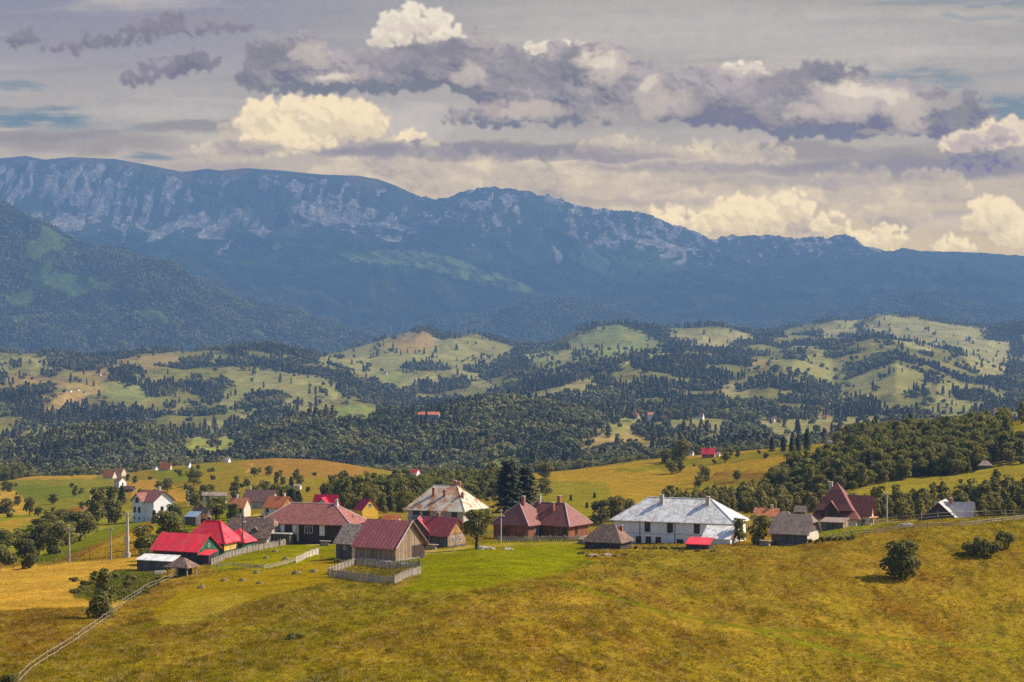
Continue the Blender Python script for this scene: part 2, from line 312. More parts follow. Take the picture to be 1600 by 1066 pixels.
# traced open ground beyond the village: (colour, polygon)
K1=(168,164,108); K2=(152,160,100); K3=(184,156,106); K4=(186,178,126); K5=(144,158,86)
MEADOW = [
 (K1,[(0,562),(22,561),(10,576),(0,577)]),
 (K1,[(18,556),(82,557),(80,573),(70,580),(60,585),(48,587),(50,573),(30,565)]),
 (K3,[(0,587),(32,585),(78,589),(100,586),(150,577),(180,575),(178,592),(160,602),(140,609),(130,598),(88,597),(25,602),(0,606)]),
 (K2,[(160,600),(185,596),(230,606),(232,622),(225,635),(205,618),(175,612)]),
 (K3,[(62,617),(110,610),(135,607),(137,620),(110,628),(75,637),(62,630)]),
 (K1,[(59,667),(77,657),(92,675),(60,678)]),
 (K3,[(0,694),(62,686),(62,691),(0,699)]),
 (K1,[(50,710),(75,700),(72,712),(68,740),(50,750),(25,753),(38,732)]),
 (K3,[(175,567),(200,560),(270,552),(287,562),(225,572),(180,572)]),
 (K1,[(325,553),(357,551),(360,560),(332,560)]),
 (K1,[(355,575),(400,577),(460,582),(515,590),(535,602),(525,615),(500,630),(450,640),(440,635),(455,605),(415,599),(400,597),(400,605),(375,627),(345,637),(343,630),(350,612),(375,612),(362,595)]),
 (K2,[(320,660),(345,655),(357,662),(335,672)]),
 (K1,[(355,655),(400,632),(400,647),(360,660)]),
 (K1,[(200,721),(212,722),(214,732),(200,730)]),
 (K5,[(495,650),(540,636),(560,632),(595,640),(607,650),(575,652),(540,649),(525,654)]),
 (K1,[(495,555),(550,545),(600,530),(640,520),(665,520),(690,530),(740,527),(790,540),(800,548),(760,560),(720,575),(700,575),(690,565),(650,560),(630,570),(610,580),(570,580),(530,567),(500,565)]),
 (K3,[(600,532),(640,519),(668,518),(680,530),(670,542),(630,545)]),
 (K2,[(585,581),(625,581),(642,587),(620,596),(600,588)]),
 (K4,[(622,599),(670,584),(687,590),(650,597),(632,605)]),
 (K4,[(707,570),(745,585),(777,607),(755,602),(712,577)]),
 (K4,[(646,612),(670,620),(667,628)]),
 (K5,[(615,679),(647,684),(635,695),(620,717),(612,700)]),
 (K5,[(392,692),(412,690),(412,700),(392,702)]),
 (K5,[(730,728),(800,712),(830,716),(800,735),(750,738)]),
 (K1,[(700,748),(740,738),(790,742),(800,752),(750,750)]),
 (K2,[(885,532),(930,510),(965,508),(1000,515),(1045,547),(990,550),(915,555)]),
 (K1,[(842,547),(895,547),(910,564),(882,567),(860,562)]),
 (K2,[(815,550),(882,569),(875,577),(855,574),(830,562)]),
 (K4,[(1045,520),(1140,512),(1180,525),(1120,542),(1080,537)]),
 (K4,[(810,622),(875,606),(925,585),(942,580),(940,586),(905,600),(880,612),(815,627)]),
 (K4,[(893,614),(925,601),(912,616)]),
 (K1,[(962,567),(995,562),(990,570)]),
 (K4,[(1120,602),(1175,596),(1170,611),(1137,609)]),
 (K3,[(1172,561),(1200,560),(1200,570),(1175,568)]),
 (K1,[(927,677),(940,660),(960,653),(1015,652),(1060,657),(1075,652),(1105,652),(1150,657),(1150,665),(1105,668),(1100,660),(1060,672),(1035,666),(1000,662),(960,668),(945,676)]),
 (K3,[(885,690),(975,676),(1020,685),(1060,685),(1050,695),(1007,710),(1000,710),(995,690),(960,687),(940,695),(905,699)]),
 (K1,[(1087,685),(1112,675),(1142,682),(1100,691)]),
 (K4,[(1170,660),(1200,657),(1200,676),(1185,670)]),
 (K4,[(1345,510),(1375,494),(1400,494),(1430,495),(1475,507),(1545,513),(1530,530),(1580,535),(1580,572),(1570,587),(1545,587),(1525,572),(1512,557),(1495,542),(1465,534),(1450,542),(1415,535),(1400,530),(1385,517),(1360,512)]),
 (K4,[(1280,510),(1305,500),(1339,500),(1337,515),(1320,522),(1285,525)]),
 (K1,[(1232,540),(1287,540),(1295,552),(1290,562),(1262,555),(1245,545)]),
 (K1,[(1200,561),(1240,562),(1275,565),(1292,562),(1320,565),(1325,585),(1305,595),(1275,587),(1265,580),(1245,572),(1200,567)]),
 (K1,[(1307,602),(1340,587),(1365,575),(1400,567),(1417,575),(1450,587),(1455,595),(1425,605),(1375,607),(1350,615),(1325,620),(1310,635),(1295,645),(1275,640),(1300,630),(1320,615)]),
 (K1,[(1440,646),(1450,627),(1487,619),(1520,630),(1522,640),(1475,648),(1450,651)]),
 (K1,[(1465,609),(1487,609),(1495,618),(1467,618)]),
 (K2,[(1542,615),(1560,612),(1580,622),(1575,629),(1550,625)]),
 (K1,[(1515,625),(1545,627),(1547,633),(1522,633)]),
 (K1,[(1462,597),(1550,602),(1560,610),(1500,607),(1465,603)]),
 (K1,[(1200,655),(1350,653),(1400,655),(1395,680),(1340,690),(1280,674),(1260,690),(1200,700)]),
 (K3,[(1287,662),(1335,662),(1337,677),(1300,677)]),
 (K5,[(1465,655),(1510,652),(1530,666),(1495,668),(1470,664)]),
 (K3,[(1508,650),(1600,650),(1600,668),(1575,672),(1530,666)]),
 (K4,[(1420,677),(1425,665),(1445,665),(1440,677)]),
]
def paint_open(p, y0, y1, wob):
    # open ground seen between trees: clear also the strip that tree crowns in front would cover
    mk = paint_mask(p, y0, y1, wob)
    for k in (.35, .7, 1.0):
        j0 = np.searchsorted(YR, y0); j1 = np.searchsorted(YR, y1); s = slice(j0, j1)
        us = [q[0] for q in p]; i0 = np.searchsorted(CU, min(us)-12); i1 = np.searchsorted(CU, max(us)+12); ss = (s, slice(i0, i1))
        mk[ss] |= in_poly(UG[ss]+WU[ss]*5*wob, VG[ss]+WV[ss]*3*wob-k*10.0/YG[ss]*F, p)
    return mk
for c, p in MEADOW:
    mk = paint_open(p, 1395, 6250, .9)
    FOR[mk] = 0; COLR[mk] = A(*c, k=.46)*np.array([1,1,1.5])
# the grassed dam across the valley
mk = paint_open([(265,683),(380,683),(372,696),(345,715),(325,702),(307,728),(285,700)], 1700, 2650, .2)
FOR[mk] = 0; COLR[mk] = A(165,172,92, k=.5)
mk = paint_mask([(265,682.5),(382,682.5),(382,685),(265,685)], 2500, 2700, 0); COLR[mk] = A(225,220,190, k=.6)
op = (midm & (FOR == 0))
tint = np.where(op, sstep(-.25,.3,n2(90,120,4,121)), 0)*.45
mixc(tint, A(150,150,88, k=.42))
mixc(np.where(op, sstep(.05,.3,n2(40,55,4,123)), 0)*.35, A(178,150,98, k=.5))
# --- nearer ground, traced
def P(c, poly, y0=120, y1=1390, k=.62, wob=1.0, w=1.0):
    mk = paint_mask(poly, y0, y1, wob); j0 = max(0, np.searchsorted(YR, y0)-4); j1 = min(NY, np.searchsorted(YR, y1)+4)
    q = mk[j0:j1].astype(float)
    for _ in range(3):
        q[1:-1] = (q[:-2]+2*q[1:-1]+q[2:])/4; q[:,1:-1] = (q[:,:-2]+2*q[:,1:-1]+q[:,2:])/4
    q = sstep(.15,.85, q + EDGE[j0:j1]*.35*(q > 0)*(q < 1)); m2 = np.zeros((NY,NU)); m2[j0:j1] = q*w
    mixc(m2*(.82+.18*np.clip(g1*2-.5,0,1)), A(*c, k=k)); return mk
P((132,128,58),[(-60,742),(180,738),(200,752),(190,780),(150,800),(60,805),(-60,800)],700)
P((112,122,52),[(20,758),(130,762),(140,775),(30,782)],700, wob=2)
P((178,142,72),[(0,742),(110,744),(150,740),(150,748),(0,751)],1000)
P((196,160,84),[(-60,770),(22,766),(60,800),(20,812),(-60,820)],500)
P((150,148,52),[(-60,812),(70,800),(170,790),(240,800),(240,870),(-60,890)],440,900)
P((160,104,56),[(60,812),(110,795),(150,788),(152,797),(110,806),(60,824)],440)
P((182,148,72),[(-60,830),(20,812),(60,808),(20,830),(-60,850)],440,900)
P((122,128,28),[(30,890),(50,874),(110,848),(200,812),(232,806),(238,815),(150,858),(90,882)],400,900, wob=.5)
P((152,118,52),[(80,880),(150,850),(236,812),(240,822),(165,862),(110,882)],400,900, wob=.5)
P((180,148,50),[(105,882),(180,842),(240,820),(250,834),(238,872),(150,878)],400,900, wob=.5)
P((128,134,22),[(230,800),(330,790),(385,800),(390,830),(250,830)],430,800)
P((134,136,24),[(225,790),(260,790),(300,800),(285,815),(230,815)],430,900)
P((196,152,76),[(196,755),(240,748),(290,768),(300,790),(215,790)],750)
P((186,146,72),[(240,752),(265,755),(300,775),(330,780),(300,795),(262,770)],750)
P((130,134,44),[(238,735),(330,727),(365,738),(300,752),(245,750)],900)
P((148,130,56),[(310,735),(470,740),(600,745),(690,745),(720,765),(520,780),(300,790)],650)
P((162,122,72),[(375,722),(440,714),(540,722),(590,738),(560,750),(470,745),(390,742)],800, wob=1.5)
P((190,160,96),[(386,720),(398,728),(388,738),(380,740),(392,730)],900, wob=.3)
P((146,136,52),[(800,748),(1020,735),(1110,720),(1310,690),(1400,690),(1330,740),(1100,790),(830,815)],480)
hl = P((172,140,58),[(800,745),(900,733),(1000,722),(1120,706),(1310,688),(1330,700),(1240,740),(1110,750),(1060,772),(1000,790),(962,786),(945,752),(830,752)],600)
P((132,126,40),[(940,738),(1120,712),(1300,694),(1300,700),(1130,726),(980,738)],700, wob=2)
P((174,140,58),[(1150,722),(1300,700),(1310,712),(1210,735)],600, wob=2)
P((124,84,62),[(1105,748),(1130,734),(1200,736),(1195,756),(1120,760)],600, wob=3, w=.35+.5*sstep(-.2,.2,n2(12,30,4,173))[max(0,np.searchsorted(YR,600)-4):min(NY,np.searchsorted(YR,1390)+4)])
P((164,152,48),[(1540,700),(1560,670),(1700,640),(1700,730),(1590,730)],600)
P((120,140,44),[(1560,705),(1640,690),(1640,730),(1580,735)],600, wob=2)
P((160,146,62),[(1230,768),(1340,750),(1440,742),(1700,705),(1700,745),(1440,768),(1340,780),(1240,786)],480,740)
# hay field, pasture and mown strips round the village
P((210,166,84),[(-60,893),(60,883),(232,868),(225,880),(258,878),(238,890),(180,890),(120,930),(158,948),(60,950),(-60,958)],230,430, wob=1.0)
P((216,180,90),[(150,950),(178,938),(205,940),(175,950)],230,430)
P((92,100,40),[(112,934),(140,905),(180,890),(248,893),(255,905),(232,925),(200,940),(150,936)],230,430)
P((166,142,28),[(238,952),(330,897),(420,880),(500,872),(545,882),(515,910),(450,925),(390,938),(300,970),(240,968)],250,430)
P((184,160,78),[(240,968),(300,935),(370,925),(400,935),(310,972),(260,978)],230,430, wob=2.5, w=.55)
gp = P((138,138,2),[(325,884),(400,858),(470,846),(530,846),(560,850),(700,856),(760,846),(905,840),(918,872),(940,880),(870,900),(800,908),(740,922),(690,930),(640,936),(618,925),(660,905),(650,886),(600,880),(525,876),(492,868),(460,886),(345,892)],270,450)
P((160,154,0),[(330,886),(410,872),(490,862),(500,872),(460,886),(400,890)],270,450, wob=2)
P((146,150,10),[(740,880),(860,850),(910,862),(880,890),(800,900),(760,895)],270,450, wob=2, w=.5)
P((124,112,44),[(520,905),(640,905),(655,890),(560,885)],270,400)
P((152,152,44),[(1200,838),(1310,822),(1400,815),(1340,835),(1240,848)],300,420)
# paths
P((212,186,120),[(396,803),(408,803),(403,815),(412,824),(430,832),(422,836),(404,828),(395,815)],400,620, wob=.2)
def trail(pts, w, c, k=.62):
    best = np.full((NY,NU), 1e9)
    P3 = [at(u, v, 150, 520) for u, v in pts]
    s = (slice(np.searchsorted(YR,150), np.searchsorted(YR,520)), slice(None))
    x, y = XG[s], YG[s]; d = np.full(x.shape, 1e9)
    for a, b in zip(P3[:-1], P3[1:]):
        dx, dy = b.x-a.x, b.y-a.y; L2 = dx*dx+dy*dy
        t = np.clip(((x-a.x)*dx+(y-a.y)*dy)/L2, 0, 1)
        d = np.minimum(d, np.hypot(x-a.x-t*dx, y-a.y-t*dy))
    best[s] = d
    mixc(1-sstep(w*.5, w*1.3, best), A(*c, k=k))
    return best
TRA = trail([(815,903),(870,910),(930,925),(980,940),(1040,958),(1100,970),(1180,985),(1240,1003),(1300,1015),(1400,1040)], 1.3, (128,128,34), k=.62)
TRB = trail([(1180,985),(1300,990),(1400,998),(1500,1008),(1620,1020)], 1.0, (132,126,36))
P((206,182,124),[(652,860),(700,858),(735,851),(742,854),(705,863),(655,867)],300,420, wob=.6, w=.8)
P((196,172,116),[(470,850),(500,848),(530,846),(528,850),(480,853)],330,460, wob=.6, w=.7)
P((190,160,100),[(700,853),(790,849),(900,847),(905,850),(800,853),(720,857)],330,440, wob=.6, w=.5)
# woods on the nearer ground
WOODS = [
 (1,[(1340,700),(1320,690),(1330,688),(1380,681),(1430,676),(1500,678),(1545,672),(1562,684),(1572,705),(1590,715),(1550,722),(1520,738),(1450,745),(1390,752),(1340,762),(1290,772),(1240,770),(1212,760),(1235,742),(1290,722),(1310,712)],560,1020),
 (3,[(1060,772),(1100,760),(1160,760),(1210,785),(1290,800),(1400,793),(1480,783),(1600,768),(1700,758),(1700,806),(1560,808),(1340,812),(1330,800),(1200,802),(1120,800),(1060,790)],470,650),
 (1,[(-60,722),(0,722),(20,735),(25,750),(0,752),(-60,752)],1200,1390),
 (1,[(640,770),(700,762),(780,758),(800,765),(780,775),(700,785),(640,800),(560,800),(530,790),(560,775)],560,1100),
]
for kf, p, y0, y1 in WOODS:
    mk = paint_mask(p, y0, y1, 1.0); FOR[mk] = kf; COLR[mk] = A(70,66,30)
mk = paint_mask([(640,640),(704,640),(704,684),(640,684)], 1900, 2120, 0); FOR[mk] = 0
# --- mountain side
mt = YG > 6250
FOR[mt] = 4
COLR[mt] = A(34,52,34, k=.55)*np.array([1.05,.92,3.3])  # extra blue: part of the haze is put into the forest colour
dzy = np.gradient(ZG, axis=0)/np.maximum(np.gradient(YG, axis=0), 1e-6)
slope = np.abs(dzy)
fn = n2(240,240,4,131)
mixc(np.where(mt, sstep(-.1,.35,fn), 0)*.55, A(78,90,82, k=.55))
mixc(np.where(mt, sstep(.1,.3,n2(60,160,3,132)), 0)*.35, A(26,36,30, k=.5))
clr = mt & (YG < 8200) & (n2(210,260,4,165) > .27) & (UG < 520); FOR[clr] = 0; COLR[clr] = A(104,126,84, k=.42)
for c, p, y0, y1 in [
   ((150,176,128),[(522,392),(600,388),(640,392),(700,400),(745,415),(800,438),(855,460),(820,462),(770,442),(715,434),(680,422),(620,412),(560,410),(530,404)],8900,10900),
   ((100,124,96),[(880,385),(960,380),(1030,395),(1080,420),(1000,432),(940,430),(900,412)],8900,11100),
   ((120,150,100),[(30,398),(45,400),(60,420),(72,404),(85,405),(95,425),(120,432),(150,425),(162,440),(140,455),(115,465),(95,455),(70,452),(55,437),(38,412)],6300,8200),
   ((120,140,104),[(905,467),(945,463),(1000,485),(985,489),(950,475)],8300,9200),
   ((120,140,104),[(180,465),(200,456),(207,458),(190,468)],6300,8200),
   ((230,225,215),[(22,495),(30,500),(30,506),(24,503)],6300,8200),
   ((230,225,215),[(70,528),(78,526),(78,530),(68,532)],6300,8200),
   ((120,150,110),[(400,383),(440,380),(440,388),(405,390)],8900,10900),
   ((116,140,104),[(1050,440),(1100,455),(1150,480),(1140,486),(1090,465),(1045,448)],6400,9300)]:
    mk = paint_mask(p, y0, y1, 2.6); mixc(mk*(.12+.6*sstep(-.2,.2,n2(110,260,4,163))), A(*c, k=.36)); FOR[mk & (YG > 6250)] = 0
cliff = sstep(10650,10950,YG)
veg = n2(120,200,4,141)
FOR[cliff > .1] = 0
mixc(cliff*1.0, A(62,70,58, k=.5))
rock = cliff*sstep(-.02,.18, CLN*.45 + n2(60,260,5,143)*1.5 + (slope-.75)*.5 - .22)*(1-sstep(11560-200*lf,11640-180*lf,YG))
rock *= (.25+.75*sstep(-.22,.12,n2(380,420,3,149)))*(1-.55*sstep(.05,.3,fbm(XG/170, ZG/24, 4, 145)))
rock *= (1-.65*sstep(1110,1180,UG)*sstep(0,20,VG-392))*(1-sstep(1340,1400,UG))
ROCK = rock.copy()

cap = sstep(11330,11440,YG)*(1-sstep(580,660,UG))*sstep(-.3,.1,n2(160,300,3,171))
mixc(cap*.7, A(120,96,74, k=.5))
# pale scree below the faces and down the gullies
gul = sstep(.5,.75,ridged(XG/210+n2(400,500,2,151)*.8, YG/5200, 2, 153))*sstep(10350,10800,YG)*(1-sstep(10950,11100,YG))*(1-sstep(1040,1180,UG))*sstep(.0,.25,n2(200,900,2,155))
ROCK = np.maximum(ROCK, gul*.8)
for p in [[(232,378),(240,360),(262,350),(280,345),(320,330),(334,345),(334,372),(322,368),(310,355),(290,352),(270,362),(250,376)],
          [(195,348),(202,350),(200,375),(193,380)],[(75,352),(95,330),(118,335),(115,362),(95,364)],[(105,285),(135,278),(145,300),(120,308),(100,300)],
          [(355,378),(366,372),(345,398),(340,400)],[(395,362),(412,352),(424,364),(412,372)],[(450,325),(480,312),(520,330),(540,345),(556,350),(520,350),(480,345)],
          [(565,345),(600,350),(650,352),(640,360),(600,358),(560,352)],[(532,362),(550,355),(552,364)],[(955,362),(1000,372),(1060,384),(1100,392),(1060,392),(1000,382)]]:
    mk = paint_mask(p, 9800, 11500, 2.6); ROCK = np.where(mk, np.maximum(ROCK, .45)+.3, ROCK); FOR[mk] = 0

def terrain_mesh(name, j0, j1, mat, cols=slice(0, NU)):
    cu = np.arange(NU)[cols]; n = len(cu); m = j1-j0
    co = np.stack([XG[j0:j1][:,cu], YG[j0:j1][:,cu], ZG[j0:j1][:,cu]], -1).reshape(-1,3).astype(np.float32)
    idx = np.arange(n*m).reshape(m, n)
    f = np.stack([idx[:-1,:-1], idx[:-1,1:], idx[1:,1:], idx[1:,:-1]], -1).reshape(-1,4)
    me = bpy.data.meshes.new(name)
    me.vertices.add(len(co)); me.vertices.foreach_set('co', co.ravel())
    me.loops.add(f.size); me.loops.foreach_set('vertex_index', f.ravel().astype(np.int32))
    me.polygons.add(len(f)); me.polygons.foreach_set('loop_start', np.arange(0, f.size, 4, dtype=np.int32))
    me.polygons.foreach_set('use_smooth', np.ones(len(f), bool))
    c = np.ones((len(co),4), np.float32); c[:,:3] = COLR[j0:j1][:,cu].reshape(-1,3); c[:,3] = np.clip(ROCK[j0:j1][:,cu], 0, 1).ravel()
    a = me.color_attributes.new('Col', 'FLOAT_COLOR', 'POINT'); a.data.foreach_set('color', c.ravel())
    me.update(); me.validate(clean_customdata=False)
    me.materials.append(mat); o = link(bpy.data.objects.new(name, me)); o['kind'] = 'structure'
    return o
def land_mat(name, scales, amt, bump, bdist, rough=.95, rocky=False):
    m, nt = new_mat(name)
    out = nt.n('ShaderNodeOutputMaterial'); b = nt.n('ShaderNodeBsdfPrincipled', i_Roughness=rough)
    b.inputs['Specular IOR Level'].default_value = .0
    at_ = nt.n('ShaderNodeAttribute', attribute_name='Col'); ge = nt.n('ShaderNodeNewGeometry')
    c = at_.outputs['Color']; h = None
    for s, a in zip(scales, amt):
        n = nt.n('ShaderNodeTexNoise', i_Scale=s, i_Detail=5.0, i_Roughness=.7); nt.l(ge.outputs['Position'], n.inputs['Vector'])
        k = ramp(nt, n.outputs[0], [(.3, (1-a,1-a*1.05,1-a*.8)), (.5,(1,1,1)), (.72, (1+a,1+a*.9,1+a*.7))])
        c = mix(nt, 1.0, c, k, 'MULTIPLY')
        h = n.outputs[0] if h is None else math_(nt, 'ADD', h, n.outputs[0])
    if rocky:
        mp = nt.n('ShaderNodeMapping'); mp.inputs['Scale'].default_value = (1, .35, .5); nt.l(ge.outputs['Position'], mp.inputs[0])
        n = nt.n('ShaderNodeTexNoise', i_Scale=.016, i_Detail=6.0, i_Roughness=.7); nt.l(mp.outputs[0], n.inputs['Vector'])
        n_b = nt.n('ShaderNodeTexNoise', i_Scale=.03, i_Detail=5.0, i_Roughness=.75); nt.l(mp.outputs[0], n_b.inputs['Vector'])
        k = math_(nt, 'ADD', math_(nt, 'MULTIPLY', at_.outputs['Alpha'], .62), math_(nt, 'MULTIPLY', n.outputs[0], 1.0))
        f = ramp(nt, k, [(.62,(0,0,0)),(.80,(1,1,1))])
        rc = ramp(nt, n_b.outputs[0], [(.32,(.07,.062,.066)),(.5,(.19,.165,.155)),(.68,(.40,.35,.32))])
        c = mix(nt, f, c, rc)
    bp = nt.n('ShaderNodeBump', i_Strength=bump, i_Distance=bdist); nt.l(h, bp.inputs['Height'])
    nt.l(bp.outputs[0], b.inputs['Normal']); nt.l(c, b.inputs['Base Color']); nt.l(b.outputs[0], out.inputs[0])
    return m
JA = int(np.searchsorted(YR, 1400)); JB = int(np.searchsorted(YR, 6300))
M_near = land_mat('meadow_grass', [.12, .8, 3.5], [.28, .38, .45], .8, .5)
M_mid = land_mat('hill_pasture', [.012, .08], [.3, .3], .5, 3.0)
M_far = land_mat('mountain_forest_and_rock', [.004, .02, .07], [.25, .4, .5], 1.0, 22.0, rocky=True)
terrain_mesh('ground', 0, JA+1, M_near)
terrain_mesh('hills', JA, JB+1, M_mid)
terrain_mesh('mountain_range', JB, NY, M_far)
# ------------------------------------------------------------------ sky with its cloud banks, 30 km out, beyond the haze
HZ = .000070
def build_sky():
    su = np.concatenate([np.arange(-900,-30,20), np.arange(-30,1631,1.45), np.arange(1635,2501,20)])
    sv = np.concatenate([np.arange(-1400,-20,30), np.arange(-14,425,1.35), np.arange(430,640,12)])
    U, V = np.meshgrid(su, sv)
    rs = np.random.default_rng(5)
    # thin high layers: base tone
    st = fbm(U/520+fbm(U/300,V/90,2,3)*.5, V/46, 5, 201)
    st2 = fbm(U/240, V/20+U/400, 4, 203)
    t = np.clip((V-0)/420, 0, 1)
    base = np.zeros(U.shape+(3,))
    rt = sstep(200,900,U)[...,None]
    c_top = np.array(lin(142,145,163))*(1-rt)+np.array(lin(168,166,164))*rt; c_mid = np.array(lin(174,171,170)); c_low = np.array(lin(206,190,168))
    base[:] = c_top
    k = sstep(0,.45,t)[...,None]; base = base*(1-k)+c_mid*k
    k = sstep(.4,.95,t)[...,None]; base = base*(1-k)+c_low*k
    k = (sstep(0,.6,st)*.6)[...,None]; base = base*(1-k)+np.array(lin(204,196,186))*k
    k = (sstep(.05,.6,-st2)*.32)[...,None]; base = base*(1-k)+np.array(lin(142,143,156))*k
    def blend(img, a, c):
        a = a[...,None]; return img*(1-a)+np.array(c)*a
    wx = fbm(U/60, V/30, 4, 207)*26; wy = fbm(U/60, V/30, 4, 209)*12
    def soft(cx, cy, rx, ry, e=.6):
        d = ((U+wx-cx)/rx)**2+((V+wy-cy)/ry)**2
        return 1-sstep(1-e, 1+e, d)
    for cx, cy, rx, ry, a in [(55,183,85,15,.9),(20,137,45,8,.6),(1430,128,80,18,.65),(1585,170,60,22,.8),(235,247,35,7,.8),(1500,5,120,6,.5),(20,60,60,6,.4),(1560,28,80,6,.4),(170,200,60,9,.4)]:
        base = blend(base, soft(cx,cy,rx*1.15,ry*1.1,.95)*a*np.clip(.75+fbm(U/70,V/9,4,77)*1.5,0,1), lin(104,134,156))
    for cx, cy, rx, ry, a in [(1120,55,360,30,.5),(1000,20,300,20,.35),(640,190,60,28,.8),(260,175,120,14,.4),(1480,80,200,10,.4)]:
        base = blend(base, soft(cx,cy,rx,ry,.9)*a, lin(196,190,186))
    for cx, cy, rx, ry, a in [(120,222,170,18,.7),(300,198,90,10,.75),(60,212,110,10,.6),(740,232,240,11,.85),(860,243,200,8,.7),(1440,262,230,20,.7),(1250,236,150,12,.7),(1500,250,120,26,.6),(950,180,240,22,.4)]:
        base = blend(base, soft(cx,cy,rx,ry,.8)*a, lin(142,141,150))
    img = base
    # cumulus: thousands of overlapping puffs, shaded by their own roundness
    Lx, Ly, Lz = .42, -.78, .46      # u right, v down, towards us
    def cumulus(img, blobs, cb, cs, n=60, detail=1.0, bottom=None, soft_e=1.0, dark=0.0, seed=1, flat=.35, melt=4, opac=1.0, bil=.34, gain=.62):
        rr = np.random.default_rng(seed)
        Hh = np.full(U.shape, -1e9); NX = np.zeros(U.shape); NYy = np.zeros(U.shape); NZ = np.ones(U.shape); AL = np.zeros(U.shape); REL = np.zeros(U.shape)
        fx = fbm(U/16, V/16, 5, seed*7+1, .6)*8*detail; fy = fbm(U/16, V/16, 5, seed*7+3, .6)*8*detail
        Uw = U+fx; Vw = V+fy
        for (cx, cy, rx, ry) in blobs:
            area = rx*ry
            m = int(n*max(1, area/900))
            for q in range(m):
                a = rr.uniform(0, 2*math.pi); d = rr.uniform(0,1)**.5
                px = cx+math.cos(a)*d*rx; py = cy+math.sin(a)*d*ry
                if math.sin(a) > 0: py = cy+math.sin(a)*d*ry*flat
                r = rr.uniform(.16,.42)*min(rx, ry*1.3)*(1.15-.6*d)*rr.choice([.45,.7,1.0])
                r = max(r, 3.0)
                z0 = (1-d)*ry*.9 + rr.uniform(-.3,.3)*ry + py*.10
                i0, i1 = np.searchsorted(su, [px-r*1.25-9, px+r*1.25+9]); j0, j1 = np.searchsorted(sv, [py-r*1.25-9, py+r*1.25+9])
                if i1 <= i0 or j1 <= j0: continue
                s = (slice(j0,j1), slice(i0,i1))
                dx = (Uw[s]-px)/r; dy = (Vw[s]-py)/r; dd = dx*dx+dy*dy
                al = 1-sstep(.55, 1.0+.35*soft_e, dd)
                AL[s] = np.maximum(AL[s], al)
                hz_ = z0 + r*np.sqrt(np.clip(1-dd*.8,0,1))
                up = (hz_ > Hh[s]) & (dd < 1.15)
                w = up
                Hh[s] = np.where(w, hz_, Hh[s]); NX[s] = np.where(w, dx, NX[s]); NYy[s] = np.where(w, dy, NYy[s])
                NZ[s] = np.where(w, np.sqrt(np.clip(1.15-dd,0.02,1)), NZ[s]); REL[s] = np.where(w, (py-(cy-ry))/(2*ry), REL[s])
        # blur the normals a little so that puffs melt together
        def bl(a, k):
            for _ in range(k):
                a = (np.roll(a,1,0)+np.roll(a,-1,0)+2*a)/4; a = (np.roll(a,1,1)+np.roll(a,-1,1)+2*a)/4
            return a
        fine = fbm(U/9, V/8, 4, seed*11, .6)
        kk = melt
        lam0 = bl((NX*Lx+NYy*Ly+NZ*Lz)/np.sqrt(NX**2+NYy**2+NZ**2), kk)
        # billowing relief at every scale, lit from the same side
        hh = 0
        for q_, (ss, aa) in enumerate(((60,15),(30,8.5),(15,4.2),(8,1.6))):
            hh = hh - aa*np.abs(fbm((U+fx)/ss, (V+fy)/(ss*.8), 2, seed*17+q_))*2.4
        hh = bl(hh, 3); gy, gx = np.gradient(hh); gx = gx/1.45; gy = gy/1.35
        lam1 = (-gx*Lx-gy*Ly+Lz*.9)/np.sqrt(gx**2+gy**2+.8)
        lam = lam0*(1-bil)+lam1*bil
        big = bl(REL, 8)
        sh = np.clip(.5+gain*lam-.75*(big-.35)*(1 if dark == 0 else 1.3)-dark + fine*.16 + fbm(U/90,V/60,3,seed*5)*(.18+.4*(dark>0)), 0, 1)
        cs_, cm_, cb_ = [np.array(c) for c in cs], None, np.array(cb)
        c = cs_[0]*(1-sstep(0,.45,sh))[...,None] + cs_[1]*(sstep(0,.45,sh)*(1-sstep(.45,.95,sh)))[...,None] + cb_*sstep(.45,.95,sh)[...,None]
        a = (np.clip(bl(AL, 2)*1.15, 0, 1)*np.clip(opac+fbm(U/70,V/34,4,seed*13)*(1.1-opac)*2, 0, 1))[...,None]
        return img*(1-a)+c*a, a[...,0]
    far = [(470,208,120,52),(560,200,50,42),(400,225,60,40),(350,245,45,26),(600,262,60,40),(700,285,60,36),(680,262,50,34),(780,270,70,30),(860,285,70,40),(960,250,90,34),
           (940,300,80,46),(1030,330,70,46),(1110,250,110,26),(1120,335,80,48),(1200,330,70,48),(1270,345,60,46),(1180,245,60,22),(1330,300,70,40),(560,300,90,50),(1450,300,70,34),(1400,340,50,40)]
    img, _ = cumulus(img, far, lin(224,210,184), (lin(166,160,164), lin(198,186,174)), n=34, seed=3, dark=.02, melt=8, soft_e=1.9, opac=.62, gain=.34, detail=1.7)
    near_c = [(490,190,105,38),(410,190,40,36),(450,222,80,34),(560,200,46,34),(1345,382,55,22),(1390,372,28,24),(1300,352,30,24),(1490,388,36,18),(1550,345,50,36),(1590,370,40,36),(1560,215,50,34),(1500,225,30,26),(1240,330,36,32),(1160,345,70,36),(1060,350,70,30),(640,215,24,10)]
    img, _ = cumulus(img, near_c, lin(242,224,190), (lin(184,170,164), lin(220,204,178)), n=44, seed=9, dark=-.08, melt=4, gain=.58, detail=1.6, bil=.35)
    for cx, cy, rx, ry, a in [(395,232,60,10,.6),(560,238,70,8,.6),(740,236,230,9,.75),(900,246,150,6,.6),(1150,262,240,8,.5),(1440,262,200,14,.5),(330,262,90,8,.4),(1250,285,200,8,.35),(960,318,180,6,.3)]:
        img = blend(img, soft(cx,cy,rx,ry,.95)*a, lin(140,140,156))
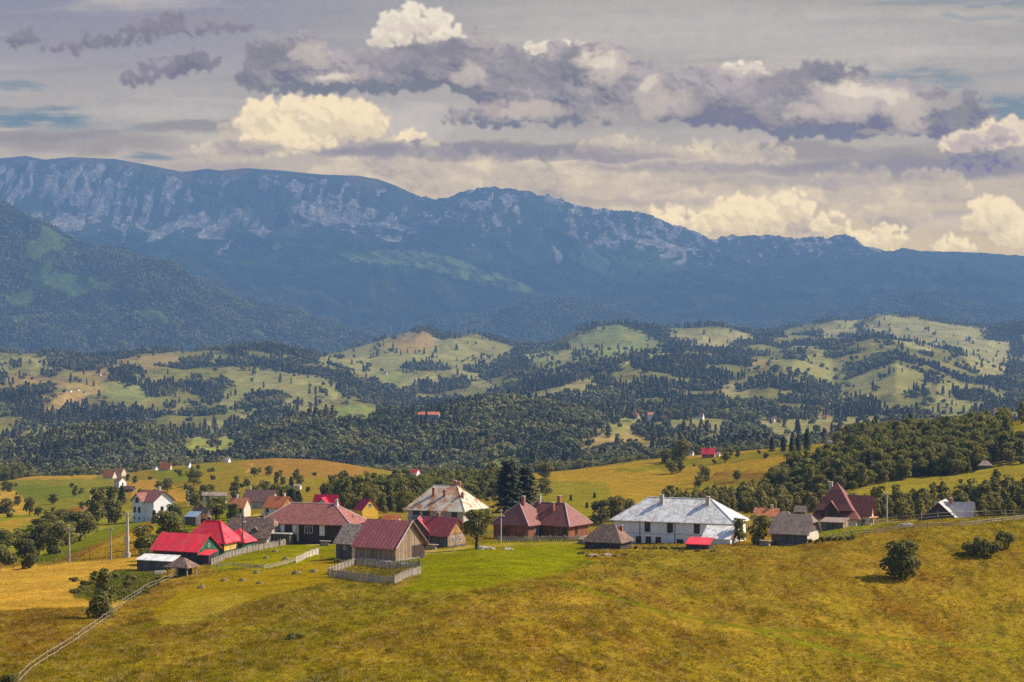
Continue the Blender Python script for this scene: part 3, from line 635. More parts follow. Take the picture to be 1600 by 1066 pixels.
    # silver tops that stand behind the dark bank
    tops = [(650,38,58,30),(610,62,34,24),(690,60,40,24),(850,80,44,14),(880,76,40,12),(1165,106,34,10)]
    img, _ = cumulus(img, tops, lin(236,226,206), (lin(176,168,172), lin(214,202,190)), n=46, seed=15, dark=-.06, melt=5, gain=.55, detail=1.6, bil=.3)
    bank = [(420,92,40,30),(405,120,40,34),(470,100,62,44),(470,128,80,30),(540,118,70,38),(600,120,70,40),(665,112,70,44),(720,92,44,34),(745,72,30,26),(770,130,70,50),(800,95,30,20),(840,150,80,50),(890,105,56,38),(940,110,50,40),(900,170,90,38),(760,185,70,22),(980,150,70,52),(1040,160,70,48),
            (1100,160,70,50),(1170,165,80,52),(1180,125,40,20),(1250,175,80,58),(1320,180,90,56),(1290,125,70,28),(1400,180,80,50),(1470,185,60,44),(1520,175,34,38),(1540,250,60,26),(1390,150,40,26)]
    keep = img
    img, ab = cumulus(img, bank, lin(176,168,172), (lin(118,121,140), lin(148,146,154)), n=40, seed=21, dark=.20, flat=.5, melt=6, detail=2.0, bil=.42, gain=.55)
    wx = fbm(U/40, V/30, 5, 407, .62)*34; wy = fbm(U/40, V/30, 5, 409, .62)*20
    def on_bank(lst, c):
        nonlocal img
        for cx, cy, rx, ry, a in lst:
            d = ((U+wx-cx)/rx)**2+((V+wy-cy)/ry)**2
            k = (1-sstep(*((.1,1.7) if c[0] < 190 else (.15,1.45)), d))*a*ab; img = blend(img, k, lin(*c))
    on_bank([(450,150,100,16,.8),(620,148,120,18,.95),(540,152,130,12,.7),(830,198,130,14,.9),(960,205,120,10,.8),(1240,216,150,17,.95),(1420,225,110,14,.7),(1080,205,80,10,.7),(1510,245,60,12,.7)], (120,128,141))
    on_bank([(420,78,36,24,.7),(700,76,70,16,.7),(640,90,90,20,.45),(905,92,40,26,.75),(850,120,50,20,.5),(1300,112,80,18,.75),(1220,135,50,22,.5),(1500,165,50,28,.5),(1130,180,60,22,.35),(390,120,30,24,.5)], (124,127,139))
    on_bank([(492,84,30,20,.6),(522,121,42,14,.75),(735,118,26,18,.55),(945,100,42,28,.85),(820,172,66,18,.7),(760,60,28,22,.5),(1018,150,34,34,.55),(1065,165,40,22,.4),(980,180,60,18,.4),(1170,112,40,12,.7),(1345,150,80,30,.85),(1290,178,60,16,.5),(1420,175,32,26,.7),(1255,172,26,14,.5),(1470,160,30,14,.4),(1400,205,60,10,.35)], (206,194,184))
    on_bank([(940,96,26,16,.7),(1340,140,44,12,.7),(1390,150,24,14,.7),(520,119,22,7,.6),(1014,135,14,14,.5),(1172,108,24,6,.7)], (230,218,200))
    lit = [(1508,224,34,22),(1568,214,30,24),(1590,200,16,14)]
    img, _ = cumulus(img, lit, lin(224,208,190), (lin(152,150,158), lin(190,178,176)), n=40, seed=27, dark=.02, soft_e=1.6, melt=5, gain=.4, detail=1.5)
    small = [(34,64,30,12),(40,50,10,8),(105,74,46,10),(150,66,40,12),(190,60,50,16),(240,45,56,20),(265,30,24,12),(310,44,40,14),(345,40,34,12),(375,44,18,9),(215,124,32,12),(262,108,44,18),(300,98,36,18),(325,100,18,12)]
    img, _ = cumulus(img, small, lin(152,149,158), (lin(118,120,138), lin(134,133,147)), n=46, seed=33, detail=2.0, dark=.16, soft_e=1.9, flat=.7, melt=6, gain=.35)
    return su, sv, U, V, np.clip(img, 0, 1)
su, sv, SU, SV, SIMG = build_sky()
RS = 30000.0
d = np.stack([(SU-U0)/F, np.ones(SU.shape), -(SV-V0)/F], -1); d /= np.linalg.norm(d, axis=-1, keepdims=True)
co = (d*RS).reshape(-1,3).astype(np.float32)
n, m_ = len(su), len(sv); idx = np.arange(n*m_).reshape(m_, n)
f = np.stack([idx[:-1,:-1], idx[1:,:-1], idx[1:,1:], idx[:-1,1:]], -1).reshape(-1,4)
me = bpy.data.meshes.new('sky'); me.vertices.add(len(co)); me.vertices.foreach_set('co', co.ravel())
me.loops.add(f.size); me.loops.foreach_set('vertex_index', f.ravel().astype(np.int32))
me.polygons.add(len(f)); me.polygons.foreach_set('loop_start', np.arange(0, f.size, 4, dtype=np.int32))
# the air in front takes light away and adds its own blue: allow for both in how bright the sky beyond it is
ZTOP = float(ZG.max())+30
el = np.maximum(-(SV-V0)/F, .02); LEN = np.minimum(ZTOP/el, 13700.0)
TR = np.exp(-HZ*LEN)[...,None]; SINF = np.array([.16,.32,.57])
SIMG = np.maximum((SIMG/2**.5 - SINF/2**.5*(1-TR))/TR, .004)
c = np.ones((len(co),4), np.float32); c[:,:3] = SIMG.reshape(-1,3)
a = me.color_attributes.new('Col', 'FLOAT_COLOR', 'POINT'); a.data.foreach_set('color', c.ravel()); me.update()
ms, nt = new_mat('cloudy_sky'); out = nt.n('ShaderNodeOutputMaterial'); em = nt.n('ShaderNodeEmission', i_Strength=1.0)
at_ = nt.n('ShaderNodeAttribute', attribute_name='Col'); ge = nt.n('ShaderNodeNewGeometry')
nz = nt.n('ShaderNodeTexNoise', i_Scale=.006, i_Detail=7.0, i_Roughness=.65); nt.l(ge.outputs['Position'], nz.inputs['Vector'])
SKYC = mix(nt, 1.0, at_.outputs['Color'], ramp(nt, nz.outputs[0], [(.3,(.93,.93,.94)),(.5,(1,1,1)),(.7,(1.05,1.05,1.04))]), 'MULTIPLY')
nt.l(SKYC, em.inputs[0]); nt.l(em.outputs[0], out.inputs[0]); 
ms.cycles.emission_sampling = 'NONE'
me.materials.append(ms); sky = link(bpy.data.objects.new('sky', me)); sky['kind'] = 'structure'

# ------------------------------------------------------------------ daylight
w = bpy.data.worlds.new('World'); SC.world = w; w.use_nodes = True
nt = NT(w.node_tree); out = nt.n('ShaderNodeOutputWorld'); bg = nt.n('ShaderNodeBackground', i_Strength=.09)
sk_ = nt.n('ShaderNodeTexSky', sky_type='NISHITA', sun_disc=False, sun_elevation=SUN_EL, sun_rotation=math.pi/2-SUN_AZ, air_density=1.0, dust_density=1.5)
nt.l(sk_.outputs[0], bg.inputs[0]); nt.l(bg.outputs[0], out.inputs[0])
sun = bpy.data.lights.new('sun', 'SUN'); sun.energy = 4.9; sun.angle = R(.53); sun.color = (1.0,.90,.74)
so = link(bpy.data.objects.new('sun', sun))
sd = Vector((math.cos(SUN_AZ)*math.cos(SUN_EL), math.sin(SUN_AZ)*math.cos(SUN_EL), math.sin(SUN_EL)))
so.rotation_euler = sd.to_track_quat('Z', 'Y').to_euler(); so.location = (400,200,500)
# ------------------------------------------------------------------ air
def build_haze():
    zlo = float(ZG.min())-1.5; zhi = float(ZG.max())+30
    x0, x1 = -7500, 7500; y0, y1 = -150, 13700
    bm = bmesh.new(); bmesh.ops.create_cube(bm, size=1)
    for v in bm.verts:
        v.co = Vector(((x0+x1)/2+v.co.x*(x1-x0), (y0+y1)/2+v.co.y*(y1-y0), (zlo+zhi)/2+v.co.z*(zhi-zlo)))
    me = bpy.data.meshes.new('haze'); bm.to_mesh(me); bm.free()
    m, nt = new_mat('air'); out = nt.n('ShaderNodeOutputMaterial'); pv = nt.n('ShaderNodeVolumePrincipled')
    pv.inputs['Color'].default_value = (.25,.46,.86,1); pv.inputs['Density'].default_value = HZ; pv.inputs['Anisotropy'].default_value = .0
    nt.l(pv.outputs[0], out.inputs['Volume']); me.materials.append(m)
    o = link(bpy.data.objects.new('haze', me)); o['kind'] = 'stuff'
build_haze()
# ------------------------------------------------------------------ camera
cd = bpy.data.cameras.new('camera'); cam = link(bpy.data.objects.new('camera', cd)); SC.camera = cam
cd.sensor_width = 36; cd.lens = 18/math.tan(R(15)); cd.clip_start = .5; cd.clip_end = 60000
cam.location = (0,0,0); cam.rotation_euler = (R(90),0,0)
vs = SC.view_settings; vs.view_transform = 'Standard'; vs.look = 'None'; vs.gamma = 1; vs.exposure = .5; vs.use_curve_mapping = False
cy = SC.cycles; cy.use_denoising = False; cy.max_bounces = 5; cy.diffuse_bounces = 2; cy.glossy_bounces = 2; cy.transmission_bounces = 2; cy.volume_bounces = 1; cy.transparent_max_bounces = 8
# ------------------------------------------------------------------ plants
def quads_mesh(name, P, N, S, C, asp=1.0, mat=None, extra=None):
    """many small leaf-sprays: P centres, N normals, S sizes, C brightness"""
    n = len(P)
    t = np.cross(N, RNG.normal(size=(n,3))); t /= np.linalg.norm(t, axis=1, keepdims=True)+1e-9
    b = np.cross(N, t)
    S = S[:,None]; h = .5
    # ragged six-sided spray rather than a square
    ang = np.linspace(0, 2*np.pi, 6, endpoint=False)
    rad = RNG.uniform(.35,.62,(n,6))
    co = P[:,None,:] + (t[:,None,:]*np.cos(ang)[None,:,None]*asp + b[:,None,:]*np.sin(ang)[None,:,None])*(rad*S)[:,:,None] + N[:,None,:]*(RNG.uniform(-.12,.12,(n,6))*S)[:,:,None]
    co = co.reshape(-1,3).astype(np.float32)
    me = bpy.data.meshes.new(name); me.vertices.add(len(co)); me.vertices.foreach_set('co', co.ravel())
    me.loops.add(n*6); me.loops.foreach_set('vertex_index', np.arange(n*6, dtype=np.int32))
    me.polygons.add(n); me.polygons.foreach_set('loop_start', np.arange(0, n*6, 6, dtype=np.int32))
    a = me.color_attributes.new('Col', 'FLOAT_COLOR', 'POINT')
    cc = np.ones((n*6,4), np.float32); cc[:,:3] = np.repeat(C, 6, 0); a.data.foreach_set('color', cc.ravel())
    me.update(); me.validate(clean_customdata=False)
    if mat: me.materials.append(mat)
    return me
def leaf_mat(name, cols, inst=False, rough=.7, trans=.3, patchy=False):
    m, nt = new_mat(name); out = nt.n('ShaderNodeOutputMaterial'); b = nt.n('ShaderNodeBsdfPrincipled', i_Roughness=rough)
    b.inputs['Specular IOR Level'].default_value = .2
    at_ = nt.n('ShaderNodeAttribute', attribute_name='Col'); oi = nt.n('ShaderNodeObjectInfo')
    c0 = ramp(nt, oi.outputs['Random'], [(i/(len(cols)-1), c) for i, c in enumerate(cols)])
    c = mix(nt, 1.0, c0, at_.outputs['Color'], 'MULTIPLY')
    if patchy:   # stands of different kinds and ages
        ge = nt.n('ShaderNodeNewGeometry'); nz = nt.n('ShaderNodeTexNoise', i_Scale=.011, i_Detail=3.0, i_Roughness=.6); nt.l(ge.outputs['Position'], nz.inputs['Vector'])
        c = mix(nt, 1.0, c, ramp(nt, nz.outputs[0], [(.36,(.62,.68,.80)),(.48,(1.1,1.1,1.05)),(.62,(1.9,1.8,1.35))]), 'MULTIPLY')
    nt.l(c, b.inputs['Base Color'])
    tr = nt.n('ShaderNodeBsdfTranslucent'); nt.l(mix(nt, 1.0, c, (1.2,1.1,.5), 'MULTIPLY'), tr.inputs[0])
    ms_ = nt.n('ShaderNodeMixShader', i_Fac=trans); nt.l(b.outputs[0], ms_.inputs[1]); nt.l(tr.outputs[0], ms_.inputs[2])
    nt.l(ms_.outputs[0], out.inputs[0]); MATS[name] = m
    return m
LEAF = leaf_mat('leaves', [(.170,.170,.042),(.215,.205,.050),(.120,.126,.040),(.250,.236,.060),(.175,.176,.056)], trans=.42)
LEAFY = leaf_mat('young_leaves', [(.25,.225,.056),(.20,.185,.054),(.29,.255,.066),(.18,.170,.058)], trans=.4)
NEED = leaf_mat('needles', [(.050,.052,.024),(.062,.062,.026),(.040,.044,.024)], trans=.1)
LEAFF = leaf_mat('wood_foliage', [(.125,.124,.060),(.140,.136,.064),(.108,.110,.058),(.155,.148,.068),(.130,.128,.064),(.115,.118,.056)], trans=.22, patchy=True)
NEEDF = leaf_mat('spruce_foliage', [(.085,.072,.036),(.100,.085,.040),(.066,.060,.034)], trans=.05, patchy=True)
BARK = simple_mat('bark', (.10,.075,.055), rough=.95, var=.4, scale=6, bump=.5)
def crown_pts(lobes, n, rs, shell=.72):
    P = []; N = []; C = []
    w = np.array([l[3]*l[4]*l[5] for l in lobes])**.67; w /= w.sum()
    for l, k in zip(lobes, rs.multinomial(n, w)):
        v = rs.normal(size=(k,3)); v /= np.linalg.norm(v, axis=1, keepdims=True)
        r = shell+(1-shell)*rs.random(k)**.7
        v[:,2] = np.where((v[:,2] < -.5) & (rs.random(k) < .6), -v[:,2], v[:,2])
        p = v*r[:,None]*np.array(l[3:6])+np.array(l[:3])
        P.append(p); nn = v+rs.normal(size=(k,3))*.55; N.append(nn/np.linalg.norm(nn, axis=1, keepdims=True))
        br = rs.uniform(.75,1.25)
        c = (br*rs.uniform(.65,1.35,k))[:,None]*np.array([1,1,1])*np.stack([rs.uniform(.9,1.15,k), np.ones(k), rs.uniform(.8,1.2,k)],-1)
        C.append(c)
    return np.concatenate(P), np.concatenate(N), np.concatenate(C)
def tube(bm, pts, rads, seg=7):
    rings = []
    for i, (p, r) in enumerate(zip(pts, rads)):
        p = Vector(p); d = (Vector(pts[min(i+1,len(pts)-1)])-Vector(pts[max(i-1,0)])).normalized()
        q = d.to_track_quat('Z','Y')
        rings.append([bm.verts.new(p+q@Vector((math.cos(2*math.pi*k/seg)*r, math.sin(2*math.pi*k/seg)*r, 0))) for k in range(seg)])
    for a, b in zip(rings[:-1], rings[1:]):
        for k in range(seg): bm.faces.new((a[k], a[(k+1)%seg], b[(k+1)%seg], b[k]))
    bm.faces.new(rings[0][::-1]); bm.faces.new(rings[-1])
def mesh_of(name, bm, mat=None, smooth=False):
    me = bpy.data.meshes.new(name); bmesh.ops.recalc_face_normals(bm, faces=bm.faces[:]); bm.to_mesh(me); bm.free()
    if mat: me.materials.append(mat)
    if smooth: me.polygons.foreach_set('use_smooth', np.ones(len(me.polygons), bool))
    return me
def trunk_mesh(h, r, limbs, rs, lean=0):
    bm = bmesh.new()
    top = (lean*h*.3, 0, h)
    tube(bm, [(0,0,-.4),(0,0,.05*h),(lean*h*.1,.02*h,.5*h),top], [r*1.4,r,r*.7,r*.15], 8)
    for i in range(limbs):
        a = rs.uniform(0,6.28); z0 = h*rs.uniform(.25,.7); L = h*rs.uniform(.18,.38)
        p0 = (lean*h*.1*z0/h,0,z0); p1 = (p0[0]+math.cos(a)*L*.5, math.sin(a)*L*.5, z0+L*.45); p2 = (p0[0]+math.cos(a)*L, math.sin(a)*L, z0+L*1.1)
        tube(bm, [p0,p1,p2], [r*.4,r*.28,r*.08], 5)
    return mesh_of('trunk', bm, BARK, True)
# unit trees: height 1, so that a scale sets the size
def make_broad(kind, seed, n=1500, mat=None):
    rs = np.random.default_rng(seed)
    L = []
    if kind == 'round':
        for i in range(16):
            a = rs.uniform(0,6.28); rr = rs.uniform(.08,.26); z = rs.uniform(.08,.88)
            rr *= max(.25, math.sin(math.pi*min(1,(z-.02)/.98)))**.6
            s = rs.uniform(.10,.19); L.append((math.cos(a)*rr, math.sin(a)*rr, z, s, s, s*.85))
        L.append((0,0,.45,.22,.22,.40))
    elif kind == 'trunked':
        for i in range(15):
            a = rs.uniform(0,6.28); rr = rs.uniform(.08,.27); z = rs.uniform(.34,.86); s = rs.uniform(.10,.18); L.append((math.cos(a)*rr, math.sin(a)*rr, z, s, s, s*.85))
        L.append((0,0,.58,.24,.24,.28))
    elif kind == 'tall':
        for i in range(14):
            a = rs.uniform(0,6.28); z = rs.uniform(.12,.92); rr = rs.uniform(.04,.17)*(1-abs(z-.42)*.8)
            s = rs.uniform(.07,.12)*(1.25-z*.55); L.append((math.cos(a)*rr, math.sin(a)*rr, z, s, s, s*1.35))
        L.append((0,0,.5,.12,.12,.36))
    elif kind == 'bush':
        for i in range(12):
            a = rs.uniform(0,6.28); rr = rs.uniform(.1,.55); z = rs.uniform(.2,.72)
            s = rs.uniform(.2,.34); L.append((math.cos(a)*rr, math.sin(a)*rr, z, s, s, s*.85))
    P, N, C = crown_pts(L, n, rs)
    S = rs.uniform(.035,.075,len(P))*(1.9 if kind == 'bush' else 1.0)*(1500/n)**.5
    if kind == 'tall': S *= .8
    cr = quads_mesh('crown', P, N, S, C, mat=mat or LEAF)
    tr = trunk_mesh(.75 if kind != 'bush' else .5, .042 if kind == 'trunked' else .030 if kind != 'tall' else .018, 6, rs)
    return cr, tr
def make_conifer(seed, n=2000, mat=None):
    rs = np.random.default_rng(seed)
    z = rs.random(n)**.8*.92+.06; tier = np.floor(z*15)/15; inn = (z-tier)*15
    r = (1-tier)**.62*.22*(1-.45*inn)*rs.random(n)**.4+.008
    a = rs.uniform(0,6.28,n)+tier*9; lob = 1+.28*np.sin(a*5+tier*40)
    P = np.stack([np.cos(a)*r*lob, np.sin(a)*r*lob, z-.05*r/.2], -1)
    N = np.stack([np.cos(a)*.5, np.sin(a)*.5, np.ones(n)*.9], -1)+rs.normal(size=(n,3))*.3; N /= np.linalg.norm(N, axis=1, keepdims=True)
    br = rs.uniform(.6,1.35,n)[:,None]*np.ones(3)
    cr = quads_mesh('crown', P, N, rs.uniform(.04,.075,n)*(1300/n)**.5, br, mat=mat or NEED)
    return cr, trunk_mesh(.9, .016, 0, rs)
PROTO = {
 'round': [make_broad('round', s, 1700) for s in (1,2,3,4,5,6)],
 'tall': [make_broad('tall', s, 1800) for s in (11,12,13)],
 'young': [make_broad('tall', s, 700, LEAFY) for s in (21,22,23)] + [make_broad('round', 24, 800, LEAFY)],
 'trunked': [make_broad('trunked', s, 1900) for s in (81,)],
 'bush': [make_broad('bush', s, 1100) for s in (31,32,33)],
 'con': [make_conifer(s) for s in (41,42,43)],
}
NAMES = {'round':'broadleaf_tree','trunked':'broadleaf_tree','tall':'tall_broadleaf_tree','young':'young_tree','bush':'bush','con':'conifer_tree'}
def plant(kind, p, h, w=None, label=None, cat='tree', group=None, rz=None, var=None, parts=True, name=None):
    """one tree: an empty at its foot with trunk and crown"""
    k = random.randrange(len(PROTO[kind])) if var is None else var % len(PROTO[kind])
    cr, tr = PROTO[kind][k]
    base = {'round':.72,'trunked':.72,'tall':.42,'young':.42,'bush':1.7,'con':.40}[kind]
    w = w or h*base
    sx = w/base; rz = random.uniform(0,6.28) if rz is None else rz
    root = empty(name or NAMES[kind], p, rz, label, cat, group)
    for nm, me in (('crown', cr), ('trunk', tr)):
        o = bpy.data.objects.new(nm, me); link(o, root); o.scale = (sx, sx, h) if nm == 'crown' else (sx, sx, h)
    return root
def pxm(y): return F/y
def tree_at(kind, u, v, hpx, wpx=None, y0=120, y1=1390, **kw):
    p = at(u, v, y0, y1); p.z -= .1
    return plant(kind, p, hpx*p.y/F, wpx*p.y/F if wpx else None, **kw)

# --- cheap trees for the far woods, one mesh each
def far_broad(seed):
    rs = np.random.default_rng(seed); L = [(0,0,.55,.26,.26,.34)]
    for i in range(7):
        a = rs.uniform(0,6.28); rr = rs.uniform(.08,.26); z = rs.uniform(.35,.82); s = rs.uniform(.13,.2); L.append((math.cos(a)*rr, math.sin(a)*rr, z, s, s, s*.9))
    P, N, C = crown_pts(L, 190, rs, .8)
    return quads_mesh('far_tree', P, N, rs.uniform(.12,.22,len(P)), C**.4, mat=LEAFF)
def far_con(seed):
    rs = np.random.default_rng(seed); n = 150
    z = rs.random(n)**.8*.9+.08; r = (1-z)*.20*np.sqrt(rs.random(n))+.01; a = rs.uniform(0,6.28,n)
    P = np.stack([np.cos(a)*r, np.sin(a)*r, z], -1); N = np.stack([np.cos(a)*.7, np.sin(a)*.7, np.ones(n)*.7], -1)+rs.normal(size=(n,3))*.3; N /= np.linalg.norm(N, axis=1, keepdims=True)
    return quads_mesh('far_spruce', P, N, rs.uniform(.09,.17,n), rs.uniform(.8,1.2,n)[:,None]*np.ones(3), mat=NEEDF)
def far_young(seed):
    rs = np.random.default_rng(seed); L = [(0,0,.5,.12,.12,.4)]
    for i in range(6):
        a = rs.uniform(0,6.28); z = rs.uniform(.25,.85); L.append((math.cos(a)*.09, math.sin(a)*.09, z, .10, .10, .13))
    P, N, C = crown_pts(L, 260, rs, .8)
    return quads_mesh('young_far_tree', P, N, rs.uniform(.07,.13,len(P)), C, mat=LEAFY)
SRC = {1: [far_broad(s) for s in (51,52,53,54)], 2: [far_con(s) for s in (61,62,63)], 3: [far_young(s) for s in (71,72,73)]}
def instancer(name, co, scale, rot, var, meshes, kind='stuff', tint=None):
    """ONE object that carries a whole wood or sward (stuff): points + instances"""
    coll = bpy.data.collections.new(name+'_kinds')
    for i, me in enumerate(meshes):
        coll.objects.link(bpy.data.objects.new('%s_kind_%02d' % (name, i), me))
    me = bpy.data.meshes.new(name); n = len(co); me.vertices.add(n); me.vertices.foreach_set('co', np.asarray(co, np.float32).ravel())
    def at_(nm, typ, arr, key):
        a = me.attributes.new(nm, typ, 'POINT'); a.data.foreach_set(key, np.asarray(arr).ravel())
    at_('siz', 'FLOAT_VECTOR', np.asarray(scale, np.float32), 'vector'); at_('rot', 'FLOAT', np.asarray(rot, np.float32), 'value'); at_('var', 'INT', np.asarray(var, np.int32), 'value')
    if tint is not None:
        t4 = np.ones((n,4), np.float32); t4[:,:3] = tint; at_('tint', 'FLOAT_COLOR', t4, 'color')
    o = link(bpy.data.objects.new(name, me)); o['kind'] = kind
    ng = bpy.data.node_groups.new(name, 'GeometryNodeTree')
    ng.interface.new_socket('Geometry', in_out='INPUT', socket_type='NodeSocketGeometry'); ng.interface.new_socket('Geometry', in_out='OUTPUT', socket_type='NodeSocketGeometry')
    N_ = ng.nodes.new; gi = N_('NodeGroupInput'); go = N_('NodeGroupOutput'); ip = N_('GeometryNodeInstanceOnPoints'); ci = N_('GeometryNodeCollectionInfo')
    ci.inputs['Collection'].default_value = coll; ci.inputs['Separate Children'].default_value = True; ci.inputs['Reset Children'].default_value = True
    def attr(nm, typ):
        a = N_('GeometryNodeInputNamedAttribute'); a.data_type = typ; a.inputs['Name'].default_value = nm
        return [s for s in a.outputs if s.name == 'Attribute' and s.enabled][0]
    cx = N_('ShaderNodeCombineXYZ'); L = ng.links.new
    L(gi.outputs[0], ip.inputs['Points']); L(ci.outputs[0], ip.inputs['Instance']); ip.inputs['Pick Instance'].default_value = True
    L(attr('var','INT'), ip.inputs['Instance Index']); L(attr('rot','FLOAT'), cx.inputs[2]); L(cx.outputs[0], ip.inputs['Rotation']); L(attr('siz','FLOAT_VECTOR'), ip.inputs['Scale'])
    L(ip.outputs[0], go.inputs[0])
    md = o.modifiers.new('plants', 'NODES'); md.node_group = ng
    return o
def lookup(arr, x, y):
    u = U0+F*x/np.maximum(y,60); i = np.clip(np.searchsorted(CU, u), 0, NU-1); j = np.clip(np.searchsorted(YR, y), 0, NY-1)
    return arr[j, i]
LATE = np.minimum.accumulate(np.where(YG > 60, VG, 5000), axis=0)
def scatter(y0, y1, step, rs):
    pts = []
    y = y0
    while y < y1:
        hw = 850/F*y+25
        k = int(2*hw/step)
        x = np.linspace(-hw, hw, k)+rs.uniform(-.5,.5,k)*step
        yy = y+rs.uniform(-.5,.5,k)*step
        pts.append(np.stack([x, yy], -1)); y += step
    return np.concatenate(pts)
def visible(x, y, h, slack=3):
    z = H(x, y); vt = V0-F*(z+h)/y
    return (vt < lookup(LATE, x, y-8)+slack), z
rs = np.random.default_rng(99)
ALLT = []   # x, y, z, height, width factor, class
for y0, y1, st in [(470,1390,4.1),(1395,2300,5.8),(2300,3400,7.0),(3400,4700,8.4),(4700,6250,11.0)]:
    P2 = scatter(y0, y1, st, rs); x, y = P2[:,0], P2[:,1]
    jx, jy = (rs.normal(0,7,len(x)), rs.normal(0,12,len(x))) if y0 > 1390 else (rs.normal(0,3.5,len(x)), rs.normal(0,7,len(x)))
    f = lookup(FOR, x+jx, y+jy); open_ = (f == 0)
    # hedges and lone trees on the open slopes
    nz = fbm(x/70, y/70, 3, 301)
    lone = open_ & (y > 1395) & (((rs.random(len(x)) < .011) & (nz > -.1)) | ((nz > .30) & (rs.random(len(x)) < .16)))
    keep = (f > 0) & (f < 4) | lone
    gap = fbm(x/38, y/38, 3, 303) > (.42 if y0 > 1000 else .40)
    keep &= ~(gap & ~lone)
    x, y, f = x[keep], y[keep], f[keep]
    f = np.where(f == 0, np.where(rs.random(len(f)) < .45, 2, 1), f)
    sp = fbm(x/120, y/120, 3, 305)
    f = np.where((f == 1) & (sp > .1) & (rs.random(len(f)) < (.55 if y0 > 1390 else .03)), 2, f)
    f = np.where((f == 2) & (rs.random(len(f)) < .12), 1, f)
    f = np.where((f == 2) & (y < 1390) & (rs.random(len(f)) < .8), 1, f)
    h = np.where(f == 2, rs.uniform(9,15,len(f)), np.where(f == 3, rs.uniform(4.5,8.5,len(f)), rs.uniform(6.5,11.5,len(f))))*np.where(y > 2300, 1.12, 1.0)
    h *= np.where(y < 1100, .82, 1)*rs.choice([.6,.85,1.0,1.15], len(f))
    ok, z = visible(x, y, h)
    ALLT.append(np.stack([x, y, z-.3, h, f.astype(float)], -1)[ok])
ALLT = np.concatenate(ALLT)
print('trees', len(ALLT), 'near', (ALLT[:,1] < 1390).sum())
# the nearest few of the woods are trees of their own, the rest is one wood
nearT = ALLT[ALLT[:,1] < 1390]; farT = ALLT[ALLT[:,1] >= 1390]
inf = np.abs(nearT[:,0]/nearT[:,1]*F) < 815
app = nearT[:,3]/nearT[:,1]*np.where(inf, 1, 0)
# visible top strip: how much of the tree shows above what stands in front of it
order = np.argsort(-app)
pick = order[:190]; rest = np.setdiff1d(np.arange(len(nearT)), pick)
for q in pick:
    x, y, z, h, f = nearT[q]; u = U0+F*x/y
    if f == 3: k = 'young'; lab = 'pale green young tree in the dense thicket below the wooded slope'; g = 'young trees of the thicket'
    elif f == 2: k = 'con'; lab = 'dark pointed conifer among the leafy trees of the nearby wood'; g = 'conifers of the nearby wood'
    else: k = random.choice(['round','tall']); lab = 'dark leafy tree in the wood on the slope beyond the village'; g = 'leafy trees of the nearby wood'
    plant(k, (x,y,z), h, h*random.uniform(.5,.72) if k != 'con' else None, label=lab, cat='tree', group=g)
def wood(name, T, meshsets):
    meshes = []; off = {}
    for c in (1,2,3): off[c] = len(meshes); meshes += meshsets[c]
    f = T[:,4].astype(int); n = len(T)
    var = np.zeros(n, int)
    for c in (1,2,3):
        m = f == c; var[m] = off[c]+rs.integers(0, len(meshsets[c]), m.sum())
    wf = rs.uniform(.9,1.4,n)*np.where(f == 1, 1.05, 1.1)
    sc = np.stack([T[:,3]*wf, T[:,3]*wf, T[:,3]], -1)
    instancer(name, T[:,:3], sc, rs.uniform(0,6.28,n), var, meshes)
nearsets = {1: [PROTO['round'][i][0] for i in (0,1,2)]+[PROTO['tall'][0][0]], 2: [PROTO['con'][0][0]], 3: [PROTO['young'][i][0] for i in (0,1,2)]}
wood('wood', nearT[rest], nearsets)
wood('forest', farT, SRC)
# the wooded spurs at the foot of the mountain
P2 = scatter(6300, 9000, 14.5, rs); x, y = P2[:,0], P2[:,1]
k = (lookup(FOR, x, y) == 4) & (fbm(x/90, y/90, 3, 331) < .35); x, y = x[k], y[k]
h = rs.uniform(11,18,len(x)); ok, z = visible(x, y, h, 1); x, y, z, h = x[ok], y[ok], z[ok], h[ok]
print('spur trees', len(x))
wood('mountain_forest', np.stack([x, y, z-.5, h, np.where(rs.random(len(x)) < .55, 2., 1.)], -1), SRC)
# --- grass of the meadows: tufts, one sward
def tuft(seed, blades, h, w, mat):
    r2 = np.random.default_rng(seed); bm = bmesh.new()
    for b in range(blades):
        a = r2.uniform(0,6.28); d = r2.uniform(0,w); x, y = math.cos(a)*d, math.sin(a)*d; hh = h*r2.uniform(.5,1.1); t = r2.uniform(0,6.28); bw = r2.uniform(.03,.06)
        lx, ly = math.cos(a)*hh*.5*r2.random(), math.sin(a)*hh*.5*r2.random()
        v = [bm.verts.new((x-math.cos(t)*bw, y-math.sin(t)*bw, -.05)), bm.verts.new((x+math.cos(t)*bw, y+math.sin(t)*bw, -.05)), bm.verts.new((x+lx, y+ly, hh))]
        bm.faces.new(v)
    return mesh_of('grass_tuft', bm, mat)
def grass_mat():
    m, nt = new_mat('grass_blades'); out = nt.n('ShaderNodeOutputMaterial'); b = nt.n('ShaderNodeBsdfDiffuse', i_Roughness=.8)
    a1 = nt.n('ShaderNodeAttribute', attribute_name='tint', attribute_type='INSTANCER'); tr = nt.n('ShaderNodeBsdfTranslucent')
    nt.l(a1.outputs['Color'], b.inputs[0]); nt.l(a1.outputs['Color'], tr.inputs[0])
    ms_ = nt.n('ShaderNodeMixShader', i_Fac=.4); nt.l(b.outputs[0], ms_.inputs[1]); nt.l(tr.outputs[0], ms_.inputs[2]); nt.l(ms_.outputs[0], out.inputs[0])
    return m
GM = grass_mat(); tufts = [tuft(s, 16, 1.0, .42, GM) for s in (1,2,3,4)]
P2 = []
for y0, y1, st in [(150,260,.62),(260,350,.78),(350,470,1.0)]:
    P2.append(scatter(y0, y1, st, rs))
